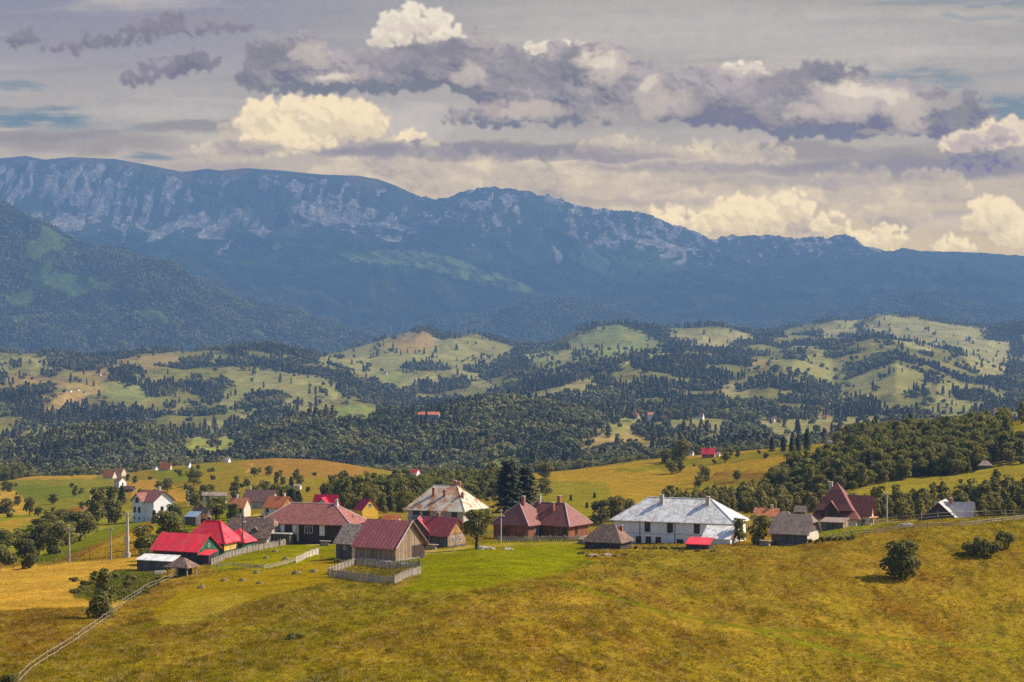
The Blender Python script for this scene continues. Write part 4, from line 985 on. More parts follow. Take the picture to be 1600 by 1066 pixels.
P2 = np.concatenate(P2); x, y = P2[:,0], P2[:,1]
cl_ = lookup(COLR, x, y)
mown = np.zeros((NY,NU), bool)
for poly in ([(325,884),(400,858),(470,846),(560,850),(700,856),(905,840),(918,872),(870,900),(740,922),(640,936),(618,925),(655,895),(600,880),(492,868),(345,892)],[(238,952),(330,897),(500,872),(545,882),(515,910),(390,938),(300,975),(240,976)],[(-60,893),(60,883),(232,868),(258,878),(238,890),(180,890),(120,930),(158,948),(60,950),(-60,958)]):
    mown |= paint_mask(poly, 220, 450, .5)
mw = lookup(mown, x, y)
ok, z = visible(x, y, .5); ok &= ~(mw & (rs.random(len(x)) < .55)); 
dens = fbm(x/7, y/16, 4, 311); ok &= rs.random(len(x)) < np.clip(.75+dens*1.2, .25, 1)
ok &= (np.minimum(lookup(TRA, x, y), lookup(TRB, x, y)) > 1.1) | (rs.random(len(x)) < .15)
x, y, z, cl_, mw, dens = x[ok], y[ok], z[ok], cl_[ok], mw[ok], dens[ok]
n = len(x); print('tufts', n)
hh = rs.uniform(.16,.36,n)*np.where(mw, .4, 1)*(1+np.clip(dens,0,1)*1.0)
br = rs.uniform(.6,1.35,n)
tint = np.clip(cl_*br[:,None]*1.45, 0, .9)
st_ = (rs.random(n) < .11) & ~mw; tint[st_] = np.array(lin(226,196,128))*.75
instancer('grass', np.stack([x,y,z],-1), np.stack([hh*1.5+.2,hh*1.5+.2,hh],-1), rs.uniform(0,6.28,n), rs.integers(0,4,n), tufts, tint=tint)

# bushes and small trees strewn over the slopes behind the village
for i in range(34):
    u = random.uniform(395,775); v = random.uniform(806,846); p = at(u, v, 400, 560)
    hh = random.uniform(1.2,3.4); plant('bush', p, hh, hh*random.uniform(1.0,1.7), label='garden shrub growing between the village houses', cat='bush', group='garden shrubs of the village')
k = 0; zone = [(-10,735,330,800,700,1300,26),(300,735,700,800,620,1150,34),(690,745,800,800,500,900,10),(250,800,430,850,400,620,12),(0,800,240,870,450,700,12),(1060,700,1330,760,700,1000,12)]
for u0_, v0_, u1_, v1_, ya, yb, num in zone:
    for i in range(num):
        u = random.uniform(u0_, u1_); v = random.uniform(v0_, v1_); p = at(u, v, ya, yb)
        if lookup(FOR, np.array([p.x]), np.array([p.y]))[0] != 0: continue
        big = random.random() < .45
        hh = random.uniform(3.2,6.5) if big else random.uniform(1.4,2.6)
        plant('round' if big else 'bush', p, hh, hh*random.uniform(.7,1.0)*(1 if big else 1.7), label='small dark tree strewn over the slopes behind the village' if big else 'rough bush strewn over the slopes behind the village', cat='tree' if big else 'bush', group='small trees on the slopes' if big else 'bushes on the slopes')
# ------------------------------------------------------------------ buildings
def uvize(me):
    uv = me.uv_layers.new(name='UVMap')
    for p in me.polygons:
        n = p.normal
        ax = Vector((-n.y, n.x, 0))
        ax = ax.normalized() if ax.length > .15 else Vector((1,0,0))
        ay = n.cross(ax)
        for li in p.loop_indices:
            c = me.vertices[me.loops[li].vertex_index].co
            uv.data[li].uv = (c.dot(ax), c.dot(ay))
def part(name, bm, mat, parent, label=None):
    me = mesh_of(name, bm, mat); uvize(me)
    o = link(bpy.data.objects.new(name, me), parent)
    if label: o['label'] = label
    return o
def box(bm, x0, x1, y0, y1, z0, z1):
    v = [bm.verts.new(c) for c in ((x0,y0,z0),(x1,y0,z0),(x1,y1,z0),(x0,y1,z0),(x0,y0,z1),(x1,y0,z1),(x1,y1,z1),(x0,y1,z1))]
    for f in ((3,2,1,0),(4,5,6,7),(0,1,5,4),(1,2,6,5),(2,3,7,6),(3,0,4,7)): bm.faces.new([v[i] for i in f])
def shell(bm, polys, t):
    """a roof skin of thickness t under the given faces"""
    vt, vb = {}, {}
    def g(d, p, dz):
        k = tuple(round(c, 4) for c in p)
        if k not in d: d[k] = bm.verts.new((p[0], p[1], p[2]-dz))
        return d[k], k
    edges = {}
    for p in polys:
        a = [g(vt, q, 0) for q in p]; b = [g(vb, q, t) for q in p]
        bm.faces.new([x[0] for x in a]); bm.faces.new([x[0] for x in b][::-1])
        for i in range(len(p)):
            k0, k1 = a[i][1], a[(i+1)%len(p)][1]
            if (k1, k0) in edges: edges.pop((k1, k0))
            else: edges[(k0, k1)] = (a[i][0], a[(i+1)%len(p)][0], b[(i+1)%len(p)][0], b[i][0])
    for q in edges.values():
        bm.faces.new(q[::-1])
def roof_polys(kind, L, W, h, rise, oh, cx=0, cy=0, inset=None, t=.14, ohe=None):
    ohe = oh if ohe is None else ohe
    s = rise/(W/2); ze = h+t-oh*s; zr = h+t+rise
    x0, x1 = cx-L/2-ohe, cx+L/2+ohe; y0, y1 = cy-W/2-oh, cy+W/2+oh
    if kind == 'gable':
        return [[(x0,y0,ze),(x1,y0,ze),(x1,cy,zr),(x0,cy,zr)], [(x1,y1,ze),(x0,y1,ze),(x0,cy,zr),(x1,cy,zr)]], zr
    if kind == 'hip':
        i = (W/2+oh) if inset is None else inset
        if i*2 > (x1-x0)-.1: i = (x1-x0)/2-.05
        a, b = x0+i, x1-i
        return [[(x0,y0,ze),(x1,y0,ze),(b,cy,zr),(a,cy,zr)], [(x1,y1,ze),(x0,y1,ze),(a,cy,zr),(b,cy,zr)], [(x1,y0,ze),(x1,y1,ze),(b,cy,zr)], [(x0,y1,ze),(x0,y0,ze),(a,cy,zr)]], zr
    if kind == 'halfhip':
        zm = ze+(zr-ze)*.62; ym = (zm-ze)/(zr-ze)*(W/2+oh); i = (W/2+oh-ym)*.55
        a, b = x0+i, x1-i
        return [[(x0,y0,ze),(x1,y0,ze),(x1,y0+ym,zm),(b,cy,zr),(a,cy,zr),(x0,y0+ym,zm)], [(x1,y1,ze),(x0,y1,ze),(x0,y1-ym,zm),(a,cy,zr),(b,cy,zr),(x1,y1-ym,zm)], [(x1,y0+ym,zm),(x1,y1-ym,zm),(b,cy,zr)], [(x0,y1-ym,zm),(x0,y0+ym,zm),(a,cy,zr)]], zr
    if kind == 'shed':   # slopes down to the front
        return [[(x0,y0,h+t-oh*rise/W),(x1,y0,h+t-oh*rise/W),(x1,y1,h+t+rise+oh*rise/W),(x0,y1,h+t+rise+oh*rise/W)]], h+t+rise
def walls(bm, kind, L, W, h, rise, cx=0, cy=0, base=-1.6):
    x0, x1, y0, y1 = cx-L/2, cx+L/2, cy-W/2, cy+W/2
    if kind in ('gable', 'halfhip'):
        zz = h+rise*(1 if kind == 'gable' else .6)
        def sec(x):
            if kind == 'gable': return [(x,y0,base),(x,y1,base),(x,y1,h),(x,cy,zz),(x,y0,h)]
            k = W/2*.6; return [(x,y0,base),(x,y1,base),(x,y1,h),(x,y1-k,zz),(x,y0+k,zz),(x,y0,h)]
        a = [bm.verts.new(p) for p in sec(x0)]; b = [bm.verts.new(p) for p in sec(x1)]; n = len(a)
        bm.faces.new(a[::-1]); bm.faces.new(b)
        for i in range(n): bm.faces.new((a[i], a[(i+1)%n], b[(i+1)%n], b[i]))
    elif kind == 'shed':
        a = [bm.verts.new((x, y, z)) for x in (x0, x1) for y, z in ((y0,base),(y1,base),(y1,h+rise),(y0,h))]
        A_, B_ = a[:4], a[4:]; bm.faces.new(A_[::-1]); bm.faces.new(B_)
        for i in range(4): bm.faces.new((A_[i], A_[(i+1)%4], B_[(i+1)%4], B_[i]))
    else: box(bm, x0, x1, y0, y1, base, h)
M = {
 'dark_plank': simple_mat('dark_plank_wall', (.085,.065,.070), .9, .35, 5, .4, kind='plank'),
 'brown_plank': simple_mat('brown_plank_wall', (.085,.052,.040), .9, .3, 5, .4, kind='plank'),
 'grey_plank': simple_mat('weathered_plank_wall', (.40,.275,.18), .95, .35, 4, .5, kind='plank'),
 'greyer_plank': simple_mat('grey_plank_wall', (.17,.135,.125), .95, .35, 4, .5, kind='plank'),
 'orange_wood': simple_mat('orange_wood', (.52,.27,.09), .8, .25, 4, .3, kind='plank'),
 'red_brick': simple_mat('red_brown_wall', (.30,.115,.062), .9, .25, 6, .2, kind='plank'),
 'white': simple_mat('white_plaster', (.84,.82,.84), .9, .12, 1.4, .1),
 'cream': simple_mat('cream_plaster', (.66,.58,.46), .9, .16, 1.4, .1),
 'beige': simple_mat('beige_plaster', (.50,.44,.38), .9, .25, 1.4, .1),
 'green': simple_mat('green_paint', (.045,.15,.075), .8, .3, 3, .2, kind='plank'),
 'yellow': simple_mat('yellow_paint', (.72,.44,.05), .8, .15, 3, .1),
 'stone': simple_mat('stone_base', (.34,.30,.27), .95, .4, 5, .6),
 'brick': simple_mat('chimney_brick', (.36,.14,.09), .9, .3, 8, .3),
 'r_red': simple_mat('red_metal_roof', (.84,.034,.055), .5, .26, .9, .4, .3, kind='rib', col2=(.60,.12,.13)),
 'r_crimson': simple_mat('crimson_tile_roof', (.52,.012,.055), .5, .12, 2, .3, .3, kind='tile'),
 'r_maroon': simple_mat('maroon_metal_roof', (.34,.092,.090), .6, .26, 1.8, .6, .3, kind='rib', col2=(.44,.15,.15), seam_gain=.75),
 'r_maroon_tile': simple_mat('maroon_tile_roof', (.25,.085,.070), .65, .2, 2, .4, .3, kind='tile'),
 'r_wine': simple_mat('wine_red_tile_roof', (.36,.072,.080), .7, .2, 2, .4, .3, kind='tile'),
 'r_brown': simple_mat('red_brown_tile_roof', (.33,.125,.105), .8, .18, 1.2, .4, .2, kind='tile'),
 'r_orange': simple_mat('orange_tile_roof', (.66,.20,.075), .8, .18, 2.5, .4, .2, kind='tile'),
 'r_salmon': simple_mat('salmon_tile_roof', (.74,.27,.12), .85, .25, 2.5, .4, .2, kind='tile'),
 'r_grey': simple_mat('bare_metal_roof', (.78,.76,.74), .6, .16, 1.2, .25, .3, kind='rib', col2=(.56,.52,.50), lo=.42),
 'r_slate': simple_mat('dull_metal_roof', (.50,.46,.46), .6, .22, 1.2, .25, .3, kind='rib', col2=(.40,.30,.27)),
 'r_rust': simple_mat('rusting_metal_roof', (.64,.55,.43), .75, .2, .42, .3, .2, kind='rib', col2=(.50,.21,.10), lo=.43),
 'r_pale': simple_mat('weathered_pale_metal_roof', (.44,.34,.27), .8, .3, 1.6, .4, .2, kind='rib', col2=(.27,.17,.12), lo=.42),
 'r_shingle': simple_mat('grey_brown_shingle_roof', (.25,.165,.13), .95, .35, 3, .6, .1, kind='shingle'),
 'r_old': simple_mat('old_brown_metal_roof', (.30,.215,.175), .85, .25, 1.5, .4, .2, kind='rib'),
 'r_blue': simple_mat('blue_metal_roof', (.22,.30,.42), .6, .2, 2, .3, .3, kind='rib'),
 'r_dark': simple_mat('dark_violet_tile_roof', (.20,.105,.095), .8, .3, 2, .4, .2, kind='tile'),
 'frame': simple_mat('white_window_frame', (.74,.74,.76), .6, .08, 3),
 'frame_d': simple_mat('dark_window_frame', (.07,.05,.05), .7, .15, 3),
 'wood': simple_mat('grey_weathered_wood', (.40,.33,.27), .95, .35, 5, .4),
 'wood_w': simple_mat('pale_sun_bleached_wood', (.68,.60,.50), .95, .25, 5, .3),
 'wood_d': simple_mat('dark_wood', (.12,.09,.07), .95, .35, 5, .4),
 'concrete': simple_mat('concrete', (.50,.45,.40), .95, .2, 3, .3),
 'hay': simple_mat('hay', (.22,.17,.07), 1.0, .4, 6, .8),
 'cap': simple_mat('pale_ridge_flashing', (.62,.48,.44), .6, .1, 3),
 'curtain': simple_mat('blue_awning', (.06,.09,.26), .7, .1, 3),
 'turf': simple_mat('heather_stone', (.42,.38,.36), 1.0, .4, 4, .6),
}
mg, nt = new_mat('window_glass'); out = nt.n('ShaderNodeOutputMaterial'); b = nt.n('ShaderNodeBsdfPrincipled', i_Roughness=.12)
nzg = nt.n('ShaderNodeTexNoise', i_Scale=1.4); nt.l(ramp(nt, nzg.outputs[0], [(.35,(.012,.014,.020)),(.7,(.05,.05,.06))]), b.inputs['Base Color']); nt.l(b.outputs[0], out.inputs[0])
M['glass'] = mg
def window(parent, W3, w, h, frame='frame', n=2, name='window', depth=.07):
    """W3: matrix placing the window's plane (x right, z up, -y outwards)"""
    bm = bmesh.new(); t = .09 if w > .7 else .06
    box(bm, -w/2-t, w/2+t, -depth, .0, h/2, h/2+t); box(bm, -w/2-t, w/2+t, -depth, .0, -h/2-t, -h/2)
    box(bm, -w/2-t, -w/2, -depth, 0, -h/2, h/2); box(bm, w/2, w/2+t, -depth, 0, -h/2, h/2)
    for i in range(1, n):
        x = -w/2+w*i/n; box(bm, x-.03, x+.03, -depth*.8, 0, -h/2, h/2)
    if h > .9: 
        for x0, x1 in [(-w/2+w*i/n+(.03 if i else 0), -w/2+w*(i+1)/n-(.03 if i < n-1 else 0)) for i in range(n)]: box(bm, x0, x1, -depth*.75, 0, h*.18, h*.18+.05)
    bm.transform(W3); o = part(name, bm, M[frame], parent)
    bm = bmesh.new(); box(bm, -w/2, w/2, -.025, .0, -h/2, h/2); bm.transform(W3); part('pane', bm, M['glass'], o)
    return o
def door(parent, W3, w, h, mat='frame', name='door'):
    bm = bmesh.new(); box(bm, -w/2, w/2, -.06, 0, 0, h); bm.transform(W3); o = part(name, bm, M[mat], parent)
    bm = bmesh.new(); box(bm, w*.3, w*.36, -.11, -.06, h*.45, h*.52); bm.transform(W3); part('handle', bm, M['frame_d'], o); return o
def wallm(side, L, W, s, z, cx=0, cy=0):
    if side == 'F': return Matrix.Translation((cx+s, cy-W/2, z))
    if side == 'B': return Matrix.Translation((cx-s, cy+W/2, z)) @ Matrix.Rotation(math.pi, 4, 'Z')
    if side == 'R': return Matrix.Translation((cx+L/2, cy+s, z)) @ Matrix.Rotation(math.pi/2, 4, 'Z')
    return Matrix.Translation((cx-L/2, cy-s, z)) @ Matrix.Rotation(-math.pi/2, 4, 'Z')
def chimney(parent, x, y, z0, z1, w=.6, mat='brick'):
    bm = bmesh.new(); box(bm, x-w/2, x+w/2, y-w/2, y+w/2, z0, z1); o = part('chimney', bm, M[mat], parent)
    bm = bmesh.new(); box(bm, x-w/2-.08, x+w/2+.08, y-w/2-.08, y+w/2+.08, z1, z1+.12); part('cap', bm, M['concrete'], o)
    return o
def caps(parent, polys, mat='cap', w=.10):
    """flashing along hips and ridge"""
    bm = bmesh.new(); seen = set()
    cnt = {}
    for p in polys:
        for i in range(len(p)):
            k = frozenset((tuple(round(c,3) for c in p[i]), tuple(round(c,3) for c in p[(i+1)%len(p)]))); cnt[k] = cnt.get(k, 0)+1
    for k, n in cnt.items():
        if n == 2 and len(k) == 2:
            a, b = [Vector(q) for q in k]; tube(bm, [a+Vector((0,0,.02)), b+Vector((0,0,.02))], [w, w], 5)
    if len(bm.verts): return part('ridge_cap', bm, M[mat], parent)
    bm.free()
class House:
    def __init__(s, name, label, cat, u, v, th, L, W, y0=330, y1=700, corner=('R','F'), zoff=0, group=None, y=None):
        """(u, v): where the named corner's foot is seen; th: turn of the long axis, degrees (right end nearer for th > 0)"""
        p = at(u, v, y0, y1) if y is None else Vector(((u-U0)/F*y, y, -(v-V0)/F*y))
        a = -R(th); cx = {'R':L/2,'L':-L/2,'C':0}[corner[0]]; cy = {'F':-W/2,'B':W/2,'C':0}[corner[1]]
        off = Vector((math.cos(a)*cx-math.sin(a)*cy, math.sin(a)*cx+math.cos(a)*cy, 0))
        s.p = Vector((p.x-off.x, p.y-off.y, p.z+zoff)); s.L, s.W = L, W
        s.root = empty(name, s.p, a, label, cat, group)
    def vol(s, kind, L, W, h, rise, wall, roof, oh=.45, cx=0, cy=0, inset=None, cap=None, base=-1.6, wlabel=None, ohe=None, T=None):
        T = T or Matrix.Identity(4)
        bm = bmesh.new(); walls(bm, kind, L, W, h, rise, cx, cy, base); bm.transform(T); w = part('wall', bm, M[wall], s.root, wlabel)
        polys, zr = roof_polys(kind, L, W, h, rise, oh, cx, cy, inset, ohe=ohe)
        polys = [[tuple(T @ Vector(q)) for q in p] for p in polys]
        bm = bmesh.new(); shell(bm, polys, .13); r = part('roof', bm, M[roof], s.root)
        if cap: caps(r, polys, cap)
        s.last = (L, W, cx, cy, h, rise); s.roof = r; s.wallo = w
        return r
    def win(s, side, items, frame='frame', n=2, w=.9, h=1.2):
        L, W, cx, cy, hh, rise = s.last
        for it in items:
            sx, z = it[0], it[1]; ww = it[2] if len(it) > 2 else w; h2 = it[3] if len(it) > 3 else h
            window(s.root, wallm(side, L, W, sx, z, cx, cy), ww, h2, frame, n)
    def door(s, side, x, z=0, w=1.0, h=2.0, mat='frame'):
        L, W, cx, cy, hh, rise = s.last; return door(s.root, wallm(side, L, W, x, z, cx, cy), w, h, mat)
    def gable_face(s, side, mat, z0=None, lab=None, inset=.0):
        """cladding of the gable triangle, proud of the wall"""
        L, W, cx, cy, h, rise = s.last; z0 = h if z0 is None else z0
        k = 1 if side == 'R' else -1; x = cx+k*(L/2); bm = bmesh.new()
        y = W/2-.02
        pts = [(-y, z0), (y, z0), (y, h), (0, h+rise-.03), (-y, h)] if z0 < h-.01 else [(-y, z0), (y, z0), (0, h+rise-.03)]
        a = [bm.verts.new((x, cy+q[0], q[1])) for q in pts]; b = [bm.verts.new((x+k*.05, cy+q[0], q[1])) for q in pts]
        n = len(a); bm.faces.new(a); bm.faces.new(b[::-1])
        for i in range(n): bm.faces.new((a[i], b[i], b[(i+1)%n], a[(i+1)%n]))
        return part('gable', bm, M[mat], s.root, lab)
    def stones(s, hgt=.35):
        L, W, cx, cy, h, rise = s.last; bm = bmesh.new(); box(bm, cx-L/2-.06, cx+L/2+.06, cy-W/2-.06, cy+W/2+.06, -1.7, hgt); part('foundation', bm, M['stone'], s.root)

# -- the two red roofed ones on the left
h = House('barn', 'dark plank barn with red metal roof and green gable beside the haymeadow', 'barn', 308, 882, 24, 10.2, 7.6)
h.vol('gable', 10.2, 7.6, 2.6, 2.7, 'dark_plank', 'r_red', .5, wlabel='dark unpainted plank wall'); h.gable_face('R', 'green', .0, 'green painted gable end'); h.door('R', -.5, 0, 1.6, 2.1, 'wood_d'); h.win('R', [(.2,3.3,.5,.5)], n=1); h.win('F', [(2.6,1.6,.7,.6)], 'frame_d')
h = House('shed', 'low grey metal roofed lean-to in front of the red roofed barn', 'shed', 268, 890, 22, 7.6, 2.6)
h.vol('shed', 7.6, 2.6, 1.5, .7, 'greyer_plank', 'r_grey', .25)
h = House('open_shelter', 'small shingled hip-roofed shelter on posts below the red roofed barn', 'shelter', 293, 901, 22, 4.4, 3.4)
polys, zr = roof_polys('hip', 4.4, 3.4, 1.7, 1.3, .35); bm = bmesh.new(); shell(bm, polys, .12); h.last = (4.4,3.4,0,0,1.7,1.3); part('roof', bm, M['r_shingle'], h.root)
for sx in (-1,0,1):
    for sy in (-1,1):
        bm = bmesh.new(); box(bm, sx*2.0-.08, sx*2.0+.08, sy*1.5-.08, sy*1.5+.08, -1.2, 1.75); part('post', bm, M['wood'], h.root)
bm = bmesh.new(); box(bm, -2.0, 1.2, 1.42, 1.5, -1, 1.5); part('back_wall', bm, M['dark_plank'], h.root)
h = House('shed', 'little shed with bright red roof and whitish side against the green gable', 'shed', 326, 882, 24, 2.2, 2.8)
h.vol('shed', 2.2, 2.8, 1.7, .6, 'dark_plank', 'r_red', .2); h.gable_face('R', 'beige', 0, 'whitish boarded side') if False else None
h = House('house', 'green and yellow house under a steep red hip roof', 'house', 350, 868, 20, 8.8, 6.8)
h.vol('hip', 8.8, 6.8, 3.0, 3.5, 'green', 'r_red', .6, inset=3.3, cap='r_red'); rf = h.roof
h.win('R', [(-1.6,1.7,1.0,1.3),(1.5,1.7,.9,1.3)]); h.win('F', [(1.5,1.7,.8,1.1)], 'frame_d')
bm = bmesh.new(); box(bm, 4.4, 4.44, -3.38, 3.38, .9, 2.9); part('yellow_panel', bm, M['yellow'], h.root, 'yellow painted upper wall')
bm = bmesh.new(); P2_, _ = roof_polys('gable', 3.2, 2.6, 3.6, 1.3, .3, -1.5, -1.8); shell(bm, P2_, .12); part('dormer', bm, M['r_red'], rf)
h.vol('hip', 4.4, 4.6, 2.4, 2.2, 'green', 'r_red', .45, cx=3.6, cy=4.9)
chimney(rf, -1.2, .8, 5.2, 7.3, .5, 'wood_d')
h = House('cottage', 'old cottage with sagging grey shingle roof and dormer behind the utility pole', 'cottage', 417, 853, 18, 10.6, 8.0)
h.vol('halfhip', 10.6, 8.0, 2.0, 3.5, 'beige', 'r_shingle', .7); rf = h.roof
bm = bmesh.new(); walls(bm, 'gable', 1.6, 1.4, 3.0, .7, 2.0, -2.1, 1.8); bm.transform(Matrix.Translation((2.0,-2.1,0)) @ Matrix.Rotation(-math.pi/2,4,'Z') @ Matrix.Translation((-2.0,2.1,0))); d_ = part('dormer', bm, M['greyer_plank'], rf)
P2_, _ = roof_polys('gable', 1.6, 1.5, 3.0, .7, .25, 2.0, -2.1); bm = bmesh.new(); shell(bm, P2_, .1); bm.transform(Matrix.Translation((2.0,-2.1,0)) @ Matrix.Rotation(-math.pi/2,4,'Z') @ Matrix.Translation((-2.0,2.1,0))); part('dormer_roof', bm, M['r_shingle'], rf)
h.win('F', [(-1.5,1.0,.8,.8)]); chimney(rf, .8, 1.2, 3.4, 5.4, .5, 'cream')
# -- long brown house
h = House('house', 'long dark brown house with dusty red hip roof and white windows', 'house', 546, 850, 15, 21, 10.5)
h.vol('hip', 21, 10.5, 4.4, 3.6, 'brown_plank', 'r_brown', .7, inset=6.2, cap='cap')
h.win('F', [(-6.0,3.3,.8,1.3),(1.1,3.1,1.7,1.9)], n=3); h.door('F', -5.0, 2.2, .9, 2.1); h.door('F', 4.2, 1.6, 1.2, 2.4); h.door('F', -2.2, 1.6, .9, 2.4)
bm = bmesh.new(); box(bm, -1.6, -1.2, -5.55, -5.25, .2, 4.4); part('pillar', bm, M['cream'], h.root)
bm = bmesh.new(); box(bm, -10.9, -2.2, -8.2, -5.26, -2, 2.0); part('lower_wall', bm, M['greyer_plank'], h.root)
bm = bmesh.new(); box(bm, -11.2, -1.9, -8.5, -5.26, 2.0, 2.2); part('terrace', bm, M['concrete'], h.root)
h.last = (8.7, 2.94, -6.55, -6.73, 2, 0); h.win('F', [(-.2,1.0,1.1,.8),(3.2,.9,.9,.8)], 'frame_d')
chimney(h.roof, 5.6, 0, 7.0, 8.9, .5, 'concrete')
# -- plank barn with its shed
h = House('barn', 'large weathered plank barn with ribbed maroon metal roof', 'barn', 618, 877, 31, 9.0, 9.4)
h.vol('gable', 9.0, 9.4, 2.5, 4.2, 'grey_plank', 'r_maroon', .55)
bm = bmesh.new(); box(bm, 4.5, 4.56, .6, 4.68, -.5, 2.3); part('lower_boards', bm, M['brown_plank'], h.root, 'dark reddish boards low on the gable end')
bm = bmesh.new(); box(bm, 4.56, 4.6, 3.2, 4.1, -.5, .9); part('hatch', bm, M['frame_d'], h.root)
bm = bmesh.new(); box(bm, 4.5, 4.55, -1.6, .3, 0, 2.3); part('door', bm, M['grey_plank'], h.root)
bm = bmesh.new(); tube(bm, [(5.06,-5.25,2.3),(5.06,0,6.86)], [.1,.1], 4); tube(bm, [(5.06,0,6.86),(5.06,5.25,2.3)], [.1,.1], 4); part('barge_board', bm, M['wood_w'], h.root)
h.stones(.15)
h = House('shed', 'shed with weathered pale metal roof attached left of the maroon roofed barn', 'shed', 551, 868, 31, 3.7, 6.0, y=355, zoff=0)
h.vol('gable', 3.7, 6.4, 2.4, 3.0, 'greyer_plank', 'r_pale', .45); h.win('F', [(.2,1.4,.5,.7)])
# -- double gabled maroon house
h = House('house', 'wooden house with two maroon roof gables beside the leafy tree', 'house', 699, 856, 33, 7.2, 6.6)
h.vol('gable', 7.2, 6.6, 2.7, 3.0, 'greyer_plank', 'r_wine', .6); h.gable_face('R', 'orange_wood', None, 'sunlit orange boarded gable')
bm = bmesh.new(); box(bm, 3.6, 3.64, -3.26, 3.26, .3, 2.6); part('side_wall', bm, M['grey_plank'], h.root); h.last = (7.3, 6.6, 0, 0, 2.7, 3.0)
h.win('R', [(-1.3,1.5,.7,1.0),(1.2,1.5,.7,1.0)]); h.win('F', [(-1.2,1.4,.7,.9)]); chimney(h.roof, -1.2, .4, 4.8, 6.6, .55)
bm = bmesh.new(); walls(bm, 'gable', 6.4, 5.0, 2.7, 2.9, 0, 0)
T_ = Matrix.Translation((-4.6,-1.9,0)) @ Matrix.Rotation(R(-58+0),4,'Z'); bm.transform(T_); part('wing_wall', bm, M['greyer_plank'], h.root, 'grey boarded wing facing the valley')
P2_, _ = roof_polys('gable', 6.4, 5.0, 2.7, 2.9, .5); bm = bmesh.new(); shell(bm, P2_, .13); bm.transform(T_); part('wing_roof', bm, M['r_wine'], h.root)
window(h.root, T_ @ wallm('R', 6.4, 5.0, 0, 1.6), .8, 1.0); window(h.root, T_ @ wallm('R', 6.4, 5.0, 0, 3.6), .8, .8, 'frame_d')
# -- big pale rusting roof
h = House('building', 'two storey pale building under a large rusting hip roof', 'building', 724, 832, 24, 15.6, 12.5, y=478)
h.vol('hip', 15.6, 12.5, 5.8, 5.2, 'beige', 'r_rust', .9, inset=5.6, cap='r_rust')
h.win('F', [(-5.4,4.5,1.8,1.3),(-2.6,4.5,1.8,1.3),(5.3,4.4,1.3,1.4),(-5.4,1.6,1.2,1.3),(4.3,1.6,1.0,1.3)], 'frame_d', 4); h.win('R', [(-3.5,4.4,1.0,1.4),(1,4.4,1.0,1.4)], 'frame_d')
bm = bmesh.new(); box(bm, -6.4, -2.0, -7.0, -6.27, 3.1, 3.3); part('awning', bm, M['curtain'], h.root)
for x, y, z0, z1 in [(-2.2,-2.8,8,10.6),(1.0,-3.0,8,10.2),(2.0,1.2,9.4,12.2),(3.0,1.4,9.2,12.0),(5.8,-2.6,7,9.6)]: chimney(h.roof, x, y, z0, z1, .6)
# -- brick-brown house with two hipped bodies
h = House('house', 'large reddish brown house with maroon hip roofs and four chimneys', 'house', 825, 846, 32, 9.0, 9.6, y=420)
TR_ = Matrix.Rotation(R(90),4,'Z')
h.vol('hip', 9.6, 9.0, 3.9, 4.0, 'red_brick', 'r_maroon_tile', .7, inset=4.4, cap='cap', T=TR_); r1 = h.roof
bm = bmesh.new(); box(bm, -4.56, 4.56, -4.86, 4.86, -1.7, .6); part('foundation', bm, M['stone'], h.root)
h.vol('hip', 14.6, 9.0, 3.75, 4.0, 'red_brick', 'r_maroon_tile', .7, cx=4.6, cy=4.6, inset=4.2, cap='cap'); h.stones(.6); r2 = h.roof
h.door('F', 0.2, .3, 1.3, 2.3, 'frame_d'); h.win('R', [(-1,2.0,.9,1.3)], 'frame_d'); h.win('F', [(3.2,2.0,.9,1.2),(6.2,2.0,.9,1.2)], 'frame_d')
window(h.root, wallm('R', 9.0, 9.6, -1.2, 2.1), 1.3, 2.2, 'frame', 2); window(h.root, wallm('F', 9.0, 9.6, -1.6, 2.1), .9, 1.3, 'frame_d', 2)
chimney(r1, .6, -.4, 6.6, 9.4, .7); chimney(r2, 2.0, 4.4, 6.8, 9.4, .5, 'concrete'); chimney(r2, 6.8, 4.8, 6.8, 9.4, .7); chimney(r2, 6.4, 2.8, 5.6, 8.0, .6)
# -- long white building
h = House('building', 'long white two storey building with light grey metal hip roof', 'building', 1146, 853, 21, 26.5, 10.5, y=402)
h.vol('hip', 26.5, 10.5, 5.0, 4.1, 'white', 'r_grey', .7, inset=7.0, cap='r_grey')
h.win('F', [(-5.6,3.3,1.1,1.9),(-.6,3.3,1.1,1.9),(5.3,3.3,1.1,1.9)], 'frame_d'); h.win('F', [(-7.6,.55,1.0,1.3),(-5.4,.55,1.0,1.3),(-3.2,.55,1.0,1.3),(1.6,.5,1.2,.7)], 'frame_d')
h.win('R', [(-2,3,1.0,1.5),(2,3,1.0,1.5)], 'frame_d')
for x in (-7.3, .5, 8.0):
    bm = bmesh.new(); tube(bm, [(x,-5.34,-1.2),(x,-5.34,4.9)], [.06,.06], 6); part('downpipe', bm, M['frame_d'], h.root)
bm = bmesh.new(); box(bm, -13.28, 13.28, -5.30, -5.26, 1.9, 2.0); part('string_course', bm, M['beige'], h.root)
chimney(h.roof, -3.6, -1.3, 7.6, 9.9, .8, 'beige'); chimney(h.roof, 6.6, -1.2, 7.6, 9.8, .8, 'beige')
h = House('lean_to', 'grey metal roofed lean-to with rust red edge against the long white building', 'lean-to', 1141, 858, 21, 5.8, 4.2, y=390)
h.vol('shed', 5.8, 4.2, 2.0, 2.0, 'white', 'r_grey', .3); bm = bmesh.new(); tube(bm, [(3.2,-2.4,2.0),(3.2,2.3,4.25)], [.14,.14], 4); part('edge_tiles', bm, M['brick'], h.root)
